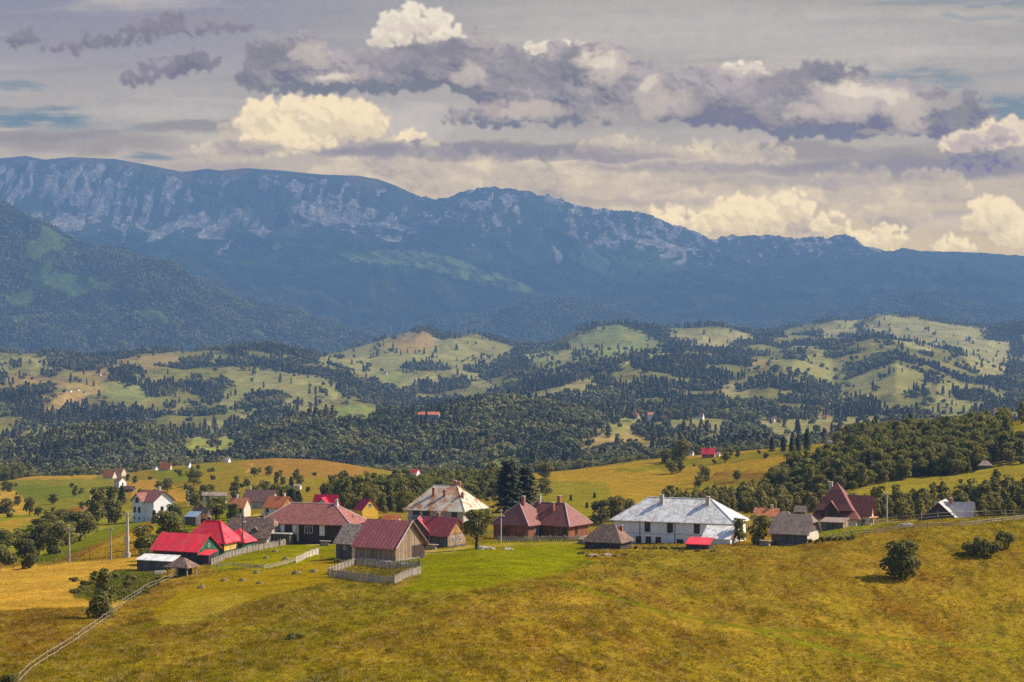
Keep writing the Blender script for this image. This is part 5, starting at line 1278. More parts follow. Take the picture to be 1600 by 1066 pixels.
h = House('hut', 'dark square hut with shaggy shingle hip roof left of the white building', 'hut', 969, 866, 24, 7.6, 6.4, y=380)
h.vol('hip', 7.6, 6.4, 2.6, 2.9, 'dark_plank', 'r_shingle', .55, inset=2.9); chimney(h.roof, 2.6, .6, 3.8, 5.3, .5)
h = House('shed', 'small shed with bright red roof in front of the white building', 'shed', 1108, 861, 20, 4.5, 2.6, y=371)
h.vol('shed', 4.5, 3.4, 1.2, .9, 'dark_plank', 'r_red', .2)
# -- right hand group
h = House('barn', 'grey plank barn with brown half-hipped roof right of the white building', 'barn', 1261, 853, 27, 7.4, 7.4, y=376)
h.vol('halfhip', 7.4, 7.4, 2.5, 3.2, 'greyer_plank', 'r_old', .55); bm = bmesh.new(); box(bm, 3.7, 3.74, -3.66, 3.66, .0, 2.45); part('side_boards', bm, M['wood_w'], h.root, 'side boards coloured paler for the sunlight falling there'); h.stones(.2)  # paler sheet over the right side carries the sunlight in its colour
h = House('shed', 'low grey shed with flat pale roof in front of the steep maroon roof', 'shed', 1317, 836, 24, 4.8, 4.6, y=412)
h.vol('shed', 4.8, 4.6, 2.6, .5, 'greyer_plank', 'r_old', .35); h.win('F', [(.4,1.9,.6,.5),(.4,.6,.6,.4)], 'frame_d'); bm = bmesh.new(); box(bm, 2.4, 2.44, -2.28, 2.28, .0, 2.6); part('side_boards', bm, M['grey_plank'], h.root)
h = House('villa', 'villa with steep spire-like maroon roof and orange timber gable', 'house', 1334, 832, 20, 9.0, 9.0, y=448)
h.vol('hip', 10.2, 9.4, 3.6, 3.2, 'cream', 'r_maroon_tile', .9, inset=3.3); rf = h.roof
bm = bmesh.new(); q = 3.3; top = (-.6,.6,11.4); vs_ = [(-q,-q,6.0),(q,-q,6.0),(q,q,6.0),(-q,q,6.0)]
# bell-shaped steep upper roof
rings = [(4.7,5.0),(3.6,6.4),(2.5,8.0),(1.25,9.8),(.02,11.4)]; prev = None
for r_, z in rings:
    k = [bm.verts.new((sx*r_-.3, sy*r_, z)) for sx, sy in ((-1,-1),(1,-1),(1,1),(-1,1))]
    if prev:
        for i in range(4): bm.faces.new((prev[i], prev[(i+1)%4], k[(i+1)%4], k[i]))
    else: bm.faces.new(k[::-1])
    prev = k
bm.faces.new(prev); part('spire', bm, M['r_maroon_tile'], rf)
chimney(rf, -1.8, .2, 6.6, 11.3, .9, 'concrete')
# front gablet and right wing
T_ = Matrix.Translation((-.8,-4.0,0)) @ Matrix.Rotation(R(-90),4,'Z')
bm = bmesh.new(); walls(bm, 'gable', 2.0, 4.6, 4.0, 3.0, 0, 0, 3.0); bm.transform(T_); part('gable', bm, M['brown_plank'], h.root)
P2_, _ = roof_polys('gable', 4.0, 4.8, 4.0, 3.1, .4, -1.4); bm = bmesh.new(); shell(bm, P2_, .12); bm.transform(T_); part('gable_roof', bm, M['r_maroon_tile'], h.root)
h.vol('gable', 5.2, 5.6, 4.4, 3.8, 'cream', 'r_maroon_tile', .6, cx=5.2, cy=.8); h.gable_face('R', 'orange_wood', 3.9, 'orange timber gable'); 
h.win('R', [(-1.4,2.2,.9,1.5),(1.2,2.2,.9,1.5)], 'frame_d'); h.win('F', [(1.0,2.2,.9,1.5)], 'frame_d')
bm = bmesh.new(); box(bm, 7.9, 9.0, -1.8, 3.4, 3.1, 3.25); part('balcony', bm, M['orange_wood'], h.root)
h = House('house', 'house with grey metal gable roofs and black front sunk behind the meadow fence', 'house', 1467, 822, 112, 9.0, 9.6, y=446, corner=('R','C'))
h.vol('gable', 9.0, 9.6, 1.2, 4.3, 'dark_plank', 'r_slate', .7); bm = bmesh.new(); box(bm, 4.5, 4.54, -4.7, 4.7, -1, 1.2); part('front_boards', bm, M['frame_d'], h.root); h.gable_face('R', 'frame_d', 1.2); chimney(h.roof, 0.5, 2.2, 3.6, 6.2, .6)
h.vol('gable', 8.0, 6.0, 1.2, 4.1, 'dark_plank', 'r_slate', .6, cx=-3.0, cy=.4, T=Matrix.Rotation(R(-90),4,'Z') @ Matrix.Translation((0,0,0)))
# -- white house far left with red brown roof
h = House('house', 'tall white three storey house with dusty red roof and projecting gable', 'house', 240, 816, 40, 9.5, 8.0, y=600)
h.vol('gable', 9.5, 8.0, 6.6, 2.8, 'white', 'r_brown', .7); h.win('R', [(-.6,4.0,1.0,1.2),(2.6,3.9,.5,2.2)], 'frame_d')
T_ = Matrix.Translation((-2.0,-3.6,0)) @ Matrix.Rotation(R(-90),4,'Z')
bm = bmesh.new(); walls(bm, 'gable', 3.0, 4.6, 6.6, 2.2); bm.transform(T_); part('bay_wall', bm, M['white'], h.root)
P2_, _ = roof_polys('gable', 5.6, 4.6, 6.6, 2.2, .5, -1.3); bm = bmesh.new(); shell(bm, P2_, .12); bm.transform(T_); part('bay_roof', bm, M['r_brown'], h.root)
for s_, z, w_, h_ in [(.0,6.6,1.5,1.4),(-1.1,3.6,.9,1.6),(1.1,3.6,1.1,1.6),(-1.1,.9,.6,.5),(1.1,.9,.7,.5)]: window(h.root, T_ @ wallm('R', 3.0, 4.6, s_, z), w_, h_, 'frame_d')
bm = bmesh.new(); box(bm, -7.0, -4.76, -3.0, 2.0, 3.0, 3.2); part('balcony', bm, M['wood_d'], h.root); chimney(h.roof, 1.0, 1.5, 8.0, 10.6, .7, 'concrete')
# -- generic smaller houses
def small(name, label, u, v, wpx, th, ratio, hpx, risepx, wall, roof, kind='gable', y0=330, y1=1390, y=None, cat='house', wins=2, ch=None, gface=None, group=None, corner=('R','F'), W=None, oh=.4, frame='frame_d'):
    p = at(u, v, y0, y1) if y is None else Vector(((u-U0)/F*y, y, 0))
    m = p.y/F; L = wpx*m/math.cos(R(th)); W = W or L*ratio; hh = hpx*m; rr = risepx*m
    H_ = House(name, label, cat, u, v, th, L, W, y0, y1, corner, group=group, y=y)
    H_.vol(kind, L, W, hh, rr, wall, roof, min(oh, L*.06))
    if gface: H_.gable_face('R', gface)
    if wins:
        H_.win('F', [(L*(-.3+.6*i/max(1, wins-1)), hh*.55) for i in range(wins)], frame, w=min(1.0, L*.12), h=min(1.2, hh*.4))
        if W*math.sin(R(th)) > 2: H_.win('R', [(0, hh*.55)], frame, w=.8, h=min(1.1, hh*.4))
    if ch: chimney(H_.roof, L*ch, W*.1, hh+rr*.5, hh+rr+.9, .6, 'concrete')
    return H_
small('house','broad dark violet roofed house with tall pale chimney at the back of the village',423,798,46,14,.8,14,16,'beige','r_dark',y=590,ch=-.42)
small('house','white house with salmon tiled roof behind the round dark tree',381,806,26,18,.9,13,13,'cream','r_salmon',y=540,ch=-.2)
small('house','cream house with bright orange roof and dark gable eaves',440,806,30,30,1.0,13,15,'cream','r_orange',y=535,gface='orange_wood',ch=.2,oh=.9)
small('shed','pale roofed open shed beside the bright orange roofed house',458,805,14,20,.8,5,7,'brown_plank','r_old','hip',y=520,cat='shed',wins=0)
h = small('villa','white chalet with steep crimson roof and two cross gables',521,807,34,14,.9,12,20,'white','r_crimson',y=528,wins=2,oh=.8)
L_, W_ = h.L, h.W; T_ = Matrix.Translation((0,-W_/2+.4,0)) @ Matrix.Rotation(R(-90),4,'Z')
bm = bmesh.new(); walls(bm, 'gable', 1.6, 5.2, 2.3, 2.7, 0, 0, 0); bm.transform(T_); part('gable', bm, M['white'], h.root)
P2_, _ = roof_polys('gable', 5.0, 5.2, 2.3, 2.8, .5, -1.2); bm = bmesh.new(); shell(bm, P2_, .12); bm.transform(T_); part('gable_roof', bm, M['r_crimson'], h.root); window(h.root, T_ @ wallm('R', 1.6, 5.2, 0, 2.6), 1.2, 1.2)
small('house','yellow gabled house with crimson roof beyond the long brown house',566,806,14,48,1.5,9,15,'yellow','r_crimson',y=505,wins=0,oh=.7).win('R', [(.0,2.6,.8,.9)], 'frame')
small('house','low house with orange roof just behind the maroon roofed barn',622,818,26,14,.6,4,8,'cream','r_orange',y=430,wins=0)
small('house','house with red tile roof half hidden behind the white building',1214,812,34,18,.6,6,10,'beige','r_salmon',y=470,wins=0,ch=.2)
small('house','house with pale metal hip roof behind the grey plank barn',1240,822,30,20,.7,8,13,'beige','r_pale','hip',y=440,wins=0)
small('shed','grey roofed shed left of the spire-like maroon roof',1258,806,16,20,.9,6,8,'greyer_plank','r_old',y=470,cat='shed',wins=0)
small('cottage','grey roofed cottage above the old plank enclosure on the left',322,812,24,20,.7,6,12,'greyer_plank','r_shingle',y=520,cat='cottage')
small('shed','shed with faded blue metal roof left of the round dark tree',306,812,18,20,.8,4,6,'greyer_plank','r_blue','shed',y=505,cat='shed',wins=0)
small('shed','shed with red roof tucked beside the round dark tree',322,815,8,20,1.0,5,6,'brown_plank','r_salmon',y=500,cat='shed',wins=0)
small('house','low whitewashed row behind the salmon tiled roof',352,782,36,8,.3,8,4,'cream','r_pale',y=640)
small('hut','small white hut among dark trees above the crimson roofs',469,765,10,10,.7,5,3,'white','r_pale',y0=600,cat='hut',wins=0)
small('hut','lonely pale roofed hut at the edge of the wooded slope',1550,731,20,12,.6,4,6,'greyer_plank','r_pale','hip',y0=560,y1=760,cat='hut',wins=0)
small('house','white house with pointed gable in the far left hamlet',186,762,9,35,1.4,9,6,'white','r_brown',y0=800)
small('house','orange roofed house on the far left among trees',176,748,16,20,.7,4,8,'cream','r_orange',y0=800,wins=0)
small('house','red orange roofed house above the white gabled one',190,744,10,30,1.0,5,7,'cream','r_salmon',y0=900,wins=0)
small('shed','dark shed right of the far left hamlet',208,768,16,10,.5,4,4,'greyer_plank','r_dark',y0=800,cat='shed',wins=0)
small('shed','small pale shed below the white gabled hamlet house',200,769,7,10,.7,3,3,'white','r_pale',y0=800,cat='shed',wins=0)
small('house','wide orange red roof at the foot of the dark wood',265,734,17,15,.6,2,8,'cream','r_orange',y0=1100,wins=0)
small('hut','tiny white hut left of the wide orange red roof',243,735,5,30,1,3,3,'white','r_pale',y0=1100,cat='hut',wins=0)
small('house','small white house with pointed roof by the green field',295,733,6,30,1,4,5,'white','r_pale',y0=1100,wins=0)
small('house','far white house below the grassed dam',357,730,7,20,1,4,3,'white','r_pale',y0=1150,wins=0)
small('house','tiny red roofed house on the crest of the green hill',651,748-6,9,30,1,5,5,'white','r_red',y0=1000,wins=0)
small('shed','tiny white shed below the small red roof on the hill',669,749,10,10,.5,4,2,'white','r_pale',y0=900,cat='shed',wins=0)
small('house','house with vivid red roof and orange wall on the golden hill',1116,715,19,14,.7,6,8,'orange_wood','r_red',y0=850,ch=.1)
small('shed','pale roofed shed touching the vivid red roofed house',1124,713,6,20,1,3,3,'white','r_pale',y0=850,cat='shed',wins=0)
small('hut','small white hut under the large dark tree',1082,712,5,30,1,3,4,'white','r_pale',y0=850,cat='hut',wins=0)
small('hut','tiny white hut beside the road on the hill crest',1303,694,9,5,.4,4,1,'white','r_pale',y0=850,cat='hut',wins=0)
# far ones beyond the valley
def far(label, u, v, w, h, r, wall, roof, y0=1900, y1=6000, th=18, ratio=.6, **k):
    return small('house', label, u, v, w, th, ratio, h, r, wall, roof, y0=y0, y1=y1, wins=k.pop('wins', 0), **k)
small('hotel','long red roofed building with galleries rising out of the dark wood',686,657,33,6,.35,9,4,'beige','r_orange',y=2005,cat='hotel',wins=7)
for i, (lab, u, v, w, h, r, wa, ro) in enumerate([
  ('low red roofed house left of the white far hotel',997,654,12,4,4,'beige','r_salmon'),
  ('whitish house between two red roofs in the distant village',1010,655,7,5,3,'white','r_pale'),
  ('white three storey far hotel with rose coloured roof',1029,657,17,9,3,'white','r_salmon'),
  ('tiny bright red roof right of the white far hotel',1043,656,8,3,4,'cream','r_red'),
  ('long dark violet roofed house across the valley',1098,656,18,5,6,'white','r_dark'),
  ('white walled annex at the end of the dark violet roof',1104,651,7,4,1,'white','r_pale'),
  ('white far gabled house above the left meadow',924,642,6,4,3,'white','r_pale'),
  ('second pale far gable above the left meadow',938,643,8,4,3,'white','r_pale'),
  ('pair of grey roofs at the brown field edge',926,686,8,2,3,'greyer_plank','r_pale'),
  ('small grey roof at the brown field corner',938,683,6,2,3,'greyer_plank','r_pale'),
  ('pale far house at the left end of the right hand village',1210,660,8,5,3,'white','r_pale'),
  ('reddish far house by the round tree',1292,656,7,4,3,'beige','r_salmon'),
  ('cream roofed farmhouse in the right hand village',1402,657,10,5,4,'white','r_salmon'),
  ('long white far house in the right hand village',1413,655,9,4,2,'white','r_pale'),
  ('house with raspberry red roof in the right hand village',1440,657,11,4,5,'white','r_red'),
  ('rose roofed house right of the raspberry red roof',1452,660,10,4,4,'white','r_salmon'),
  ('white far house at the right end of the village row',1461,659,7,4,4,'white','r_salmon'),
  ('far white house on the upper right valley floor',1578,646,7,5,3,'white','r_pale'),
  ('red roofed house on the upper right valley floor',1562,646,9,4,4,'white','r_salmon'),
  ('far white block near the right edge under the hills',1592,642,8,5,2,'white','r_pale'),
  ('tiny white farmhouse alone on the pale ridge',616,-1,0,0,0,'','')]):
    if w: far(lab, u, v, w, h, r, wa, ro)
for lab, u, v, w, h, r, wa, ro, y0 in [
  ('tiny red roof with white wall on the left brown meadow',157,587,5,2,2,'white','r_salmon',2600),
  ('small red roof in the hamlet on the left brown ridge',122,611,6,2,2,'white','r_salmon',2600),
  ('small pale roof in the hamlet on the left brown ridge',110,613,7,2,2,'white','r_pale',2600),
  ('grey roof at the edge of the hamlet on the left ridge',133,616,6,2,2,'beige','r_pale',2600),
  ('pale hut alone in the dark wood on the left',57,620,8,3,4,'beige','r_pale',2600),
  ('tiny pale barn on the bright meadow below the ridge',604,585,5,2,2,'white','r_pale',2600),
  ('dark long barn on the central left meadow',472,630,12,2,3,'greyer_plank','r_dark',2600),
  ('pale barn on the green dome meadow',908,549,6,2,2,'white','r_pale',3800),
  ('small barn on the crest of the pale pasture',772,546,7,2,2,'greyer_plank','r_salmon',3800),
  ('white roofed barn on the right hill pasture',1367,599,7,3,2,'beige','r_pale',2600),
  ('tiny reddish hut above the right hill pasture',1321,564,6,2,2,'beige','r_salmon',2600),
  ('tiny hut by the dark conifer hill',1140,607,6,2,2,'beige','r_pale',2600),
  ('lowest tiny hut on the big pale hill',1530,557,4,2,2,'white','r_pale',4800),
  ('upper tiny hut on the big pale hill',1421,516,5,2,2,'beige','r_pale',4800),
  ('tiny barn on the small round meadow',341,667,4,2,2,'beige','r_pale',2400)]:
    far(lab, u, v, w, h, r, wa, ro, y0=y0)
# ------------------------------------------------------------------ fences, poles, stacks and single trees
def line_pts(pts, step, y0=120, y1=700):
    P = [at(u, v, y0, y1) for u, v in pts]; out = []
    for a, b in zip(P[:-1], P[1:]):
        n = max(1, int((b-a).length/step)); out += [a.lerp(b, i/n) for i in range(n)]
    out.append(P[-1])
    return [Vector((p.x, p.y, hz(p.x, p.y))) for p in out]
def rail_fence(label, pts, step=2.6, h=1.1, rails=2, mat='wood', r=.05, name='rail_fence', y0=120, y1=700, jit=.1, cat='fence', wire=False):
    P = line_pts(pts, step, y0, y1); o0 = P[0]; root = empty(name, o0, 0, label, cat)
    bm = bmesh.new()
    for k in range(rails):
        z = h*(.45+.45*k/max(1, rails-1))
        for a, b in zip(P[:-1], P[1:]):
            j = Vector((0,0,random.uniform(-jit,jit))); tube(bm, [a-o0+Vector((0,0,z))+j, b-o0+Vector((0,0,z))-j*.5], [r*(.25 if wire else 1)]*2, 4)
    part('rail' if not wire else 'wire', bm, M[mat], root)
    for p in P[:100]:
        bm = bmesh.new(); q = p-o0; tube(bm, [q-Vector((0,0,.3)), q+Vector((random.uniform(-.08,.08), random.uniform(-.08,.08), h*random.uniform(1,1.2)))], [r*1.5, r*1.2], 5); part('post', bm, M[mat], root)
    return root
def picket_fence(label, pts, h=1.1, gap=.22, mat='wood', name='picket_fence', y0=120, y1=700, skip=.04):
    P = line_pts(pts, 2.4, y0, y1); o0 = P[0]; root = empty(name, o0, 0, label, 'fence')
    bm = bmesh.new(); br = bmesh.new()
    for a, b in zip(P[:-1], P[1:]):
        d = b-a; n = max(1, int(d.length/gap)); t = d.normalized()
        for zz in (.35, .8): tube(br, [a-o0+Vector((0,0,h*zz)), b-o0+Vector((0,0,h*zz))], [.04,.04], 4)
        for i in range(n):
            if random.random() < skip: continue
            c = a.lerp(b, (i+.5)/n)-o0; w = gap*.36; hh = h*random.uniform(.82,1.12); s = Vector((-t.y, t.x, 0))*.045
            l0 = c-t*w+s; r0 = c+t*w+s; tl = Vector((random.uniform(-.04,.04), 0, 0))
            v = [bm.verts.new(q) for q in (l0-Vector((0,0,.1)), r0-Vector((0,0,.1)), r0+Vector((0,0,hh))+tl, l0+Vector((0,0,hh))+tl)]
            w2 = [bm.verts.new(q.co+s*.5) for q in v]
            bm.faces.new(v); bm.faces.new(w2[::-1])
            for k in range(4): bm.faces.new((v[k], w2[k], w2[(k+1)%4], v[(k+1)%4]))
    part('picket', bm, M[mat], root); part('rail', br, M[mat], root)
    for p in P:
        bm = bmesh.new(); q = p-o0; tube(bm, [q-Vector((0,0,.3)), q+Vector((0,0,h*1.15))], [.08,.07], 5); part('post', bm, M[mat], root)
    return root
rail_fence('long pale pole fence running down the grass slope from the barns', [(30,1072),(48,1053),(96,1021),(122,1003),(160,975),(200,942),(232,921),(255,912),(280,899),(300,893)], 4.6, 1.1, 2, 'wood', .026, y0=150, y1=420)
rail_fence('wire fence on thin posts along the top of the hay field', [(0,893),(60,884),(110,879),(170,875),(232,868)], 3.0, 1.2, 2, 'wood_d', .05, y0=250, y1=450, wire=True, name='wire_fence')
picket_fence('green and grey picket fence along the village lane', [(330,884),(352,874),(378,866),(404,860),(436,854)], 1.25, y0=300, y1=460)
picket_fence('grey picket fence below the long brown house', [(438,853),(470,849),(500,847),(532,845)], 1.3, .26, y0=300, y1=470)
rail_fence('bent rail fence across the bright green hay meadow', [(338,889),(365,887),(392,890),(412,892),(440,886),(462,880)], 2.4, 1.0, 3, 'wood', .05, y0=300, y1=440)
picket_fence('pale leaning picket fence climbing to the plank barn', [(462,880),(478,873),(498,866)], 1.2, .2, 'wood_w', y0=300, y1=440)
picket_fence('rickety picket fence enclosing a small grass pen', [(513,898),(533,891),(555,883),(585,886),(620,889),(655,887),(657,896),(640,902),(616,913),(585,911),(550,906),(513,901)], 1.25, .24, 'wood', y0=280, y1=400)
picket_fence('grey picket fence in front of the reddish brown house', [(778,846),(820,847),(860,846),(905,846)], 1.2, .4, 'wood', y0=330, y1=440)
rail_fence('post and rail fence along the crest under the black fronted house', [(1345,822),(1400,815),(1440,812),(1490,808),(1540,808),(1602,804)], 3.2, 1.5, 2, 'wood', .06, y0=300, y1=420)
rail_fence('long dark rail fence crossing the golden slope on the right', [(1290,845),(1330,838),(1370,834),(1405,829),(1450,825),(1500,824),(1550,818),(1602,812)], 2.6, .9, 2, 'wood', .075, y0=250, y1=420)
picket_fence('plank enclosure at the corner of the upper garden', [(285,816),(300,817),(318,812)], 1.8, .2, 'wood', y0=380, y1=620)
picket_fence('fence of the lane up to the orange roofed house', [(410,805),(414,815),(424,822),(440,824)], 1.2, .3, 'wood_w', y0=430, y1=620)
def pole(label, u, v, hpx, arm=1.6, mat='wood', r=.13, y0=300, y1=620, y=None, thick=1.0, lamp=False):
    p = at(u, v, y0, y1) if y is None else Vector(((u-U0)/F*y, y, hz((u-U0)/F*y, y)))
    h = hpx*p.y/F; root = empty('utility_pole', p, R(-12), label, 'pole')
    bm = bmesh.new(); tube(bm, [(0,0,-.5),(0,0,h)], [r*1.3*thick, r*.8*thick], 8); part('shaft', bm, M[mat], root)
    if arm:
        bm = bmesh.new(); box(bm, -arm/2, arm/2, -.07, .07, h-.55, h-.42); a = part('crossarm', bm, M[mat], root)
        for x in (-arm*.45, 0, arm*.45):
            bm = bmesh.new(); tube(bm, [(x,0,h-.42),(x,0,h-.2)], [.06,.04], 6); part('insulator', bm, M['white'], a)
    if lamp:
        bm = bmesh.new(); box(bm, .1, .7, -.12, .12, h-1.6, h-1.45); part('lamp', bm, M['white'], root)
    return root, p+Vector((0,0,h-.3))
_, t1 = pole('wooden utility pole with wide crossarm behind the hay field', 108, 880, 56, 2.4, 'wood', .16, thick=1.3)
_, t2 = pole('slim wooden utility pole between the other two at the field edge', 173, 875, 52, 1.0, 'wood', .15)
r3, t3 = pole('thick concrete utility pole with transformer left of the red barn', 199, 871, 70, 2.6, 'concrete', .22, thick=1.6)
bm = bmesh.new(); box(bm, -.55, .35, -.35, .35, 3.2, 4.3); part('transformer', bm, M['concrete'], r3)
bm = bmesh.new(); box(bm, -.5, .5, -.5, .5, -.4, 1.0); part('plinth', bm, M['concrete'], r3)
_, t4 = pole('dark utility pole in front of the sagging shingle roof', 379, 864, 60, .8, 'wood_d', .13, lamp=True)
_, t5 = pole('short dark pole rising behind the maroon roofed barn', 551, 836, 44, .8, 'wood_d', .12, y=420)
_, t6 = pole('thin pale pole in front of the reddish brown house', 783, 848, 53, .6, 'wood_w', .11, lamp=True)
_, t7 = pole('pale wooden pole right of the spire roofed villa', 1386, 820, 54, .8, 'wood_w', .13, y=420)
_, t8 = pole('distant pole behind the end of the white building', 1171, 806, 26, .5, 'wood_w', .10, y=450)
_, t9 = pole('small lamp pole beyond the white three storey house', 294, 792, 26, .5, 'wood_w', .12, y0=500, y1=900, lamp=True)
pole('thin pole beside the tall trees on the left', 141, 800, 38, .5, 'wood_w', .12, y0=500, y1=900)
pole('small pole above the scrub on the left', 132, 812, 20, .5, 'wood_w', .12, y0=500, y1=900)
pole('dark leaning pole by the lane to the orange roof', 418, 830, 24, 0, 'wood_d', .10, y0=400, y1=600)
pole('white power pole on the ridge left of the tall trees', 22*1+1183, 700, 28, .6, 'wood_w', .12, y0=800, y1=1300)
def wire(label, pts, sag=.8):
    bm = bmesh.new()
    o0 = pts[0]
    for a, b in zip(pts[:-1], pts[1:]):
        P = [a.lerp(b, i/10)-o0-Vector((0,0,sag*4*(i/10)*(1-i/10))) for i in range(11)]
        tube(bm, P, [.022]*11, 4)
    o = link(bpy.data.objects.new('power_cable', mesh_of('power_cable', bm, M['frame_d']))); o.location = o0
    tag(o, label, 'cable')
wire('sagging cable between the dark pole and the pole behind the maroon roof', [t4, t5]); wire('cable running on to the thin pale pole by the brown house', [t5, t6]); wire('cable joining the poles behind the hay field', [t1, t2, t3], .6)
wire('cable from the concrete pole to the dark village pole', [t3, t4], 1.2)
# haycocks
def haycock(seed):
    bm = bmesh.new(); bmesh.ops.create_icosphere(bm, subdivisions=3, radius=1)
    for v in bm.verts:
        n = mnoise.noise(v.co*2.2+Vector((seed*7,0,0)))*.18+mnoise.noise(v.co*6+Vector((seed*3,0,0)))*.10
        r = 1+n; z = v.co.z; v.co.x *= r*(1.0-.35*max(0,z)); v.co.y *= r*(1.0-.35*max(0,z)); v.co.z = max(-.1, z)*.95*r
    return mesh_of('haycock', bm, M['hay'])
HC = [haycock(i) for i in range(3)]
for i, (u, v) in enumerate([(416,873),(447,874),(404,886),(401,896),(351,908),(379,908),(406,912),(464,897),(490,894),(315,919),(430,862)]):
    p = at(u, v, 300, 440); o = link(bpy.data.objects.new('haycock', HC[i%3])); s = random.uniform(.5,.72); o.location = p; o.scale = (s*1.25,s*1.25,s); o.rotation_euler.z = random.uniform(0,6)
    tag(o, 'small conical haycock drying on the mown green meadow', 'haycock', 'haycocks on the mown meadow')
# stones, stump wood, cross and boards
def rock(seed, sx, sy, sz, mat='turf'):
    bm = bmesh.new(); bmesh.ops.create_icosphere(bm, subdivisions=3, radius=1)
    for v in bm.verts: v.co *= 1+mnoise.noise(v.co*1.7+Vector((seed*5,1,0)))*.5+mnoise.noise(v.co*5+Vector((seed,0,3)))*.15
    for v in bm.verts: v.co.x *= sx; v.co.y *= sy; v.co.z *= sz
    return mesh_of('boulder', bm, M[mat])
for i, (lab, u, v, sx, sy, sz) in enumerate([('pale boulder at the foot of the leafy tree',752,858,.9,.7,.6),('flat grey boulder right of the leafy tree trunk',763,858,1.3,.8,.45),('dark log-like boulder on the pasture',794,859,1.0,.6,.4),
   ('long whitish rock on the golden slope',1417,822,1.5,.8,.55),('small whitish rock beside the long one',1406,823,.6,.5,.4),('stone heap in front of the plank barn',603,880,1.4,.9,.5),('smaller stone heap beside the plank barn corner',630,882,1.0,.7,.4),
   ('pale stone on the rim of the hut terrace',948,868,1.0,.6,.35),('low stone at the left of the hut terrace',925,868,1.2,.6,.3)]):
    p = at(u, v, 250, 440); o = link(bpy.data.objects.new('boulder', rock(i, sx, sy, sz))); o.location = p; tag(o, lab, 'boulder')
p = at(572, 874, 300, 400); root = empty('wooden_cross', p, R(-20), 'pale wooden cross standing in front of the plank barn', 'cross')
bm = bmesh.new(); box(bm, -.06, .06, -.06, .06, -.3, 1.7); part('upright', bm, M['wood_w'], root); bm = bmesh.new(); box(bm, -.5, .5, -.05, .05, 1.0, 1.12); part('crossbar', bm, M['wood_w'], root)
p = at(559, 873, 300, 400); bm = bmesh.new(); box(bm, -.4, .4, -.04, .04, 0, 1.5); bm.transform(Matrix.Rotation(R(18),4,'Y')); o = link(bpy.data.objects.new('leaning_board', mesh_of('leaning_board', bm, M['wood_w']))); o.location = p; tag(o, 'pale board leaning against the plank barn', 'board')
p = at(250, 897, 300, 420); bm = bmesh.new()
for i in range(5): box(bm, -1.0, 1.0, -.3+i*.02, .2, i*.12, i*.12+.09)
o = link(bpy.data.objects.new('board_pile', mesh_of('board_pile', bm, M['wood_w']))); o.location = p; o.rotation_euler.z = .4; tag(o, 'small pile of pale boards at the weedy plot', 'boards')
def woodpile(label, u, v, L, n, y0=330, y1=560):
    p = at(u, v, y0, y1); root = empty('woodpile', p, R(random.uniform(-30,10)), label, 'woodpile')
    bm = bmesh.new()
    for r_ in range(4):
        for i in range(n-r_):
            x = (i+r_*.5-n/2)*.27; tube(bm, [(x,-L/2+random.uniform(-.08,.08),.13+r_*.23),(x,L/2+random.uniform(-.08,.08),.13+r_*.23)], [.13,.12], 7)
    part('logs', bm, M['wood'], root)
    bm = bmesh.new(); box(bm, -n*.15, n*.15, -L/2-.1, L/2+.1, 1.0, 1.06); bm.transform(Matrix.Rotation(R(3),4,'Y')); part('cover', bm, M['r_old'], root)
woodpile('stacked woodpile under a sheet by the pale lane of the two gabled house', 674, 859, 1.6, 9); woodpile('woodpile by the picket fence of the long brown house', 508, 853, 1.4, 8); woodpile('woodpile right of the reddish brown house fence', 912, 850, 1.5, 8); woodpile('woodpile between the spreading tree and the half-hipped barn', 1196, 853, 1.4, 8)
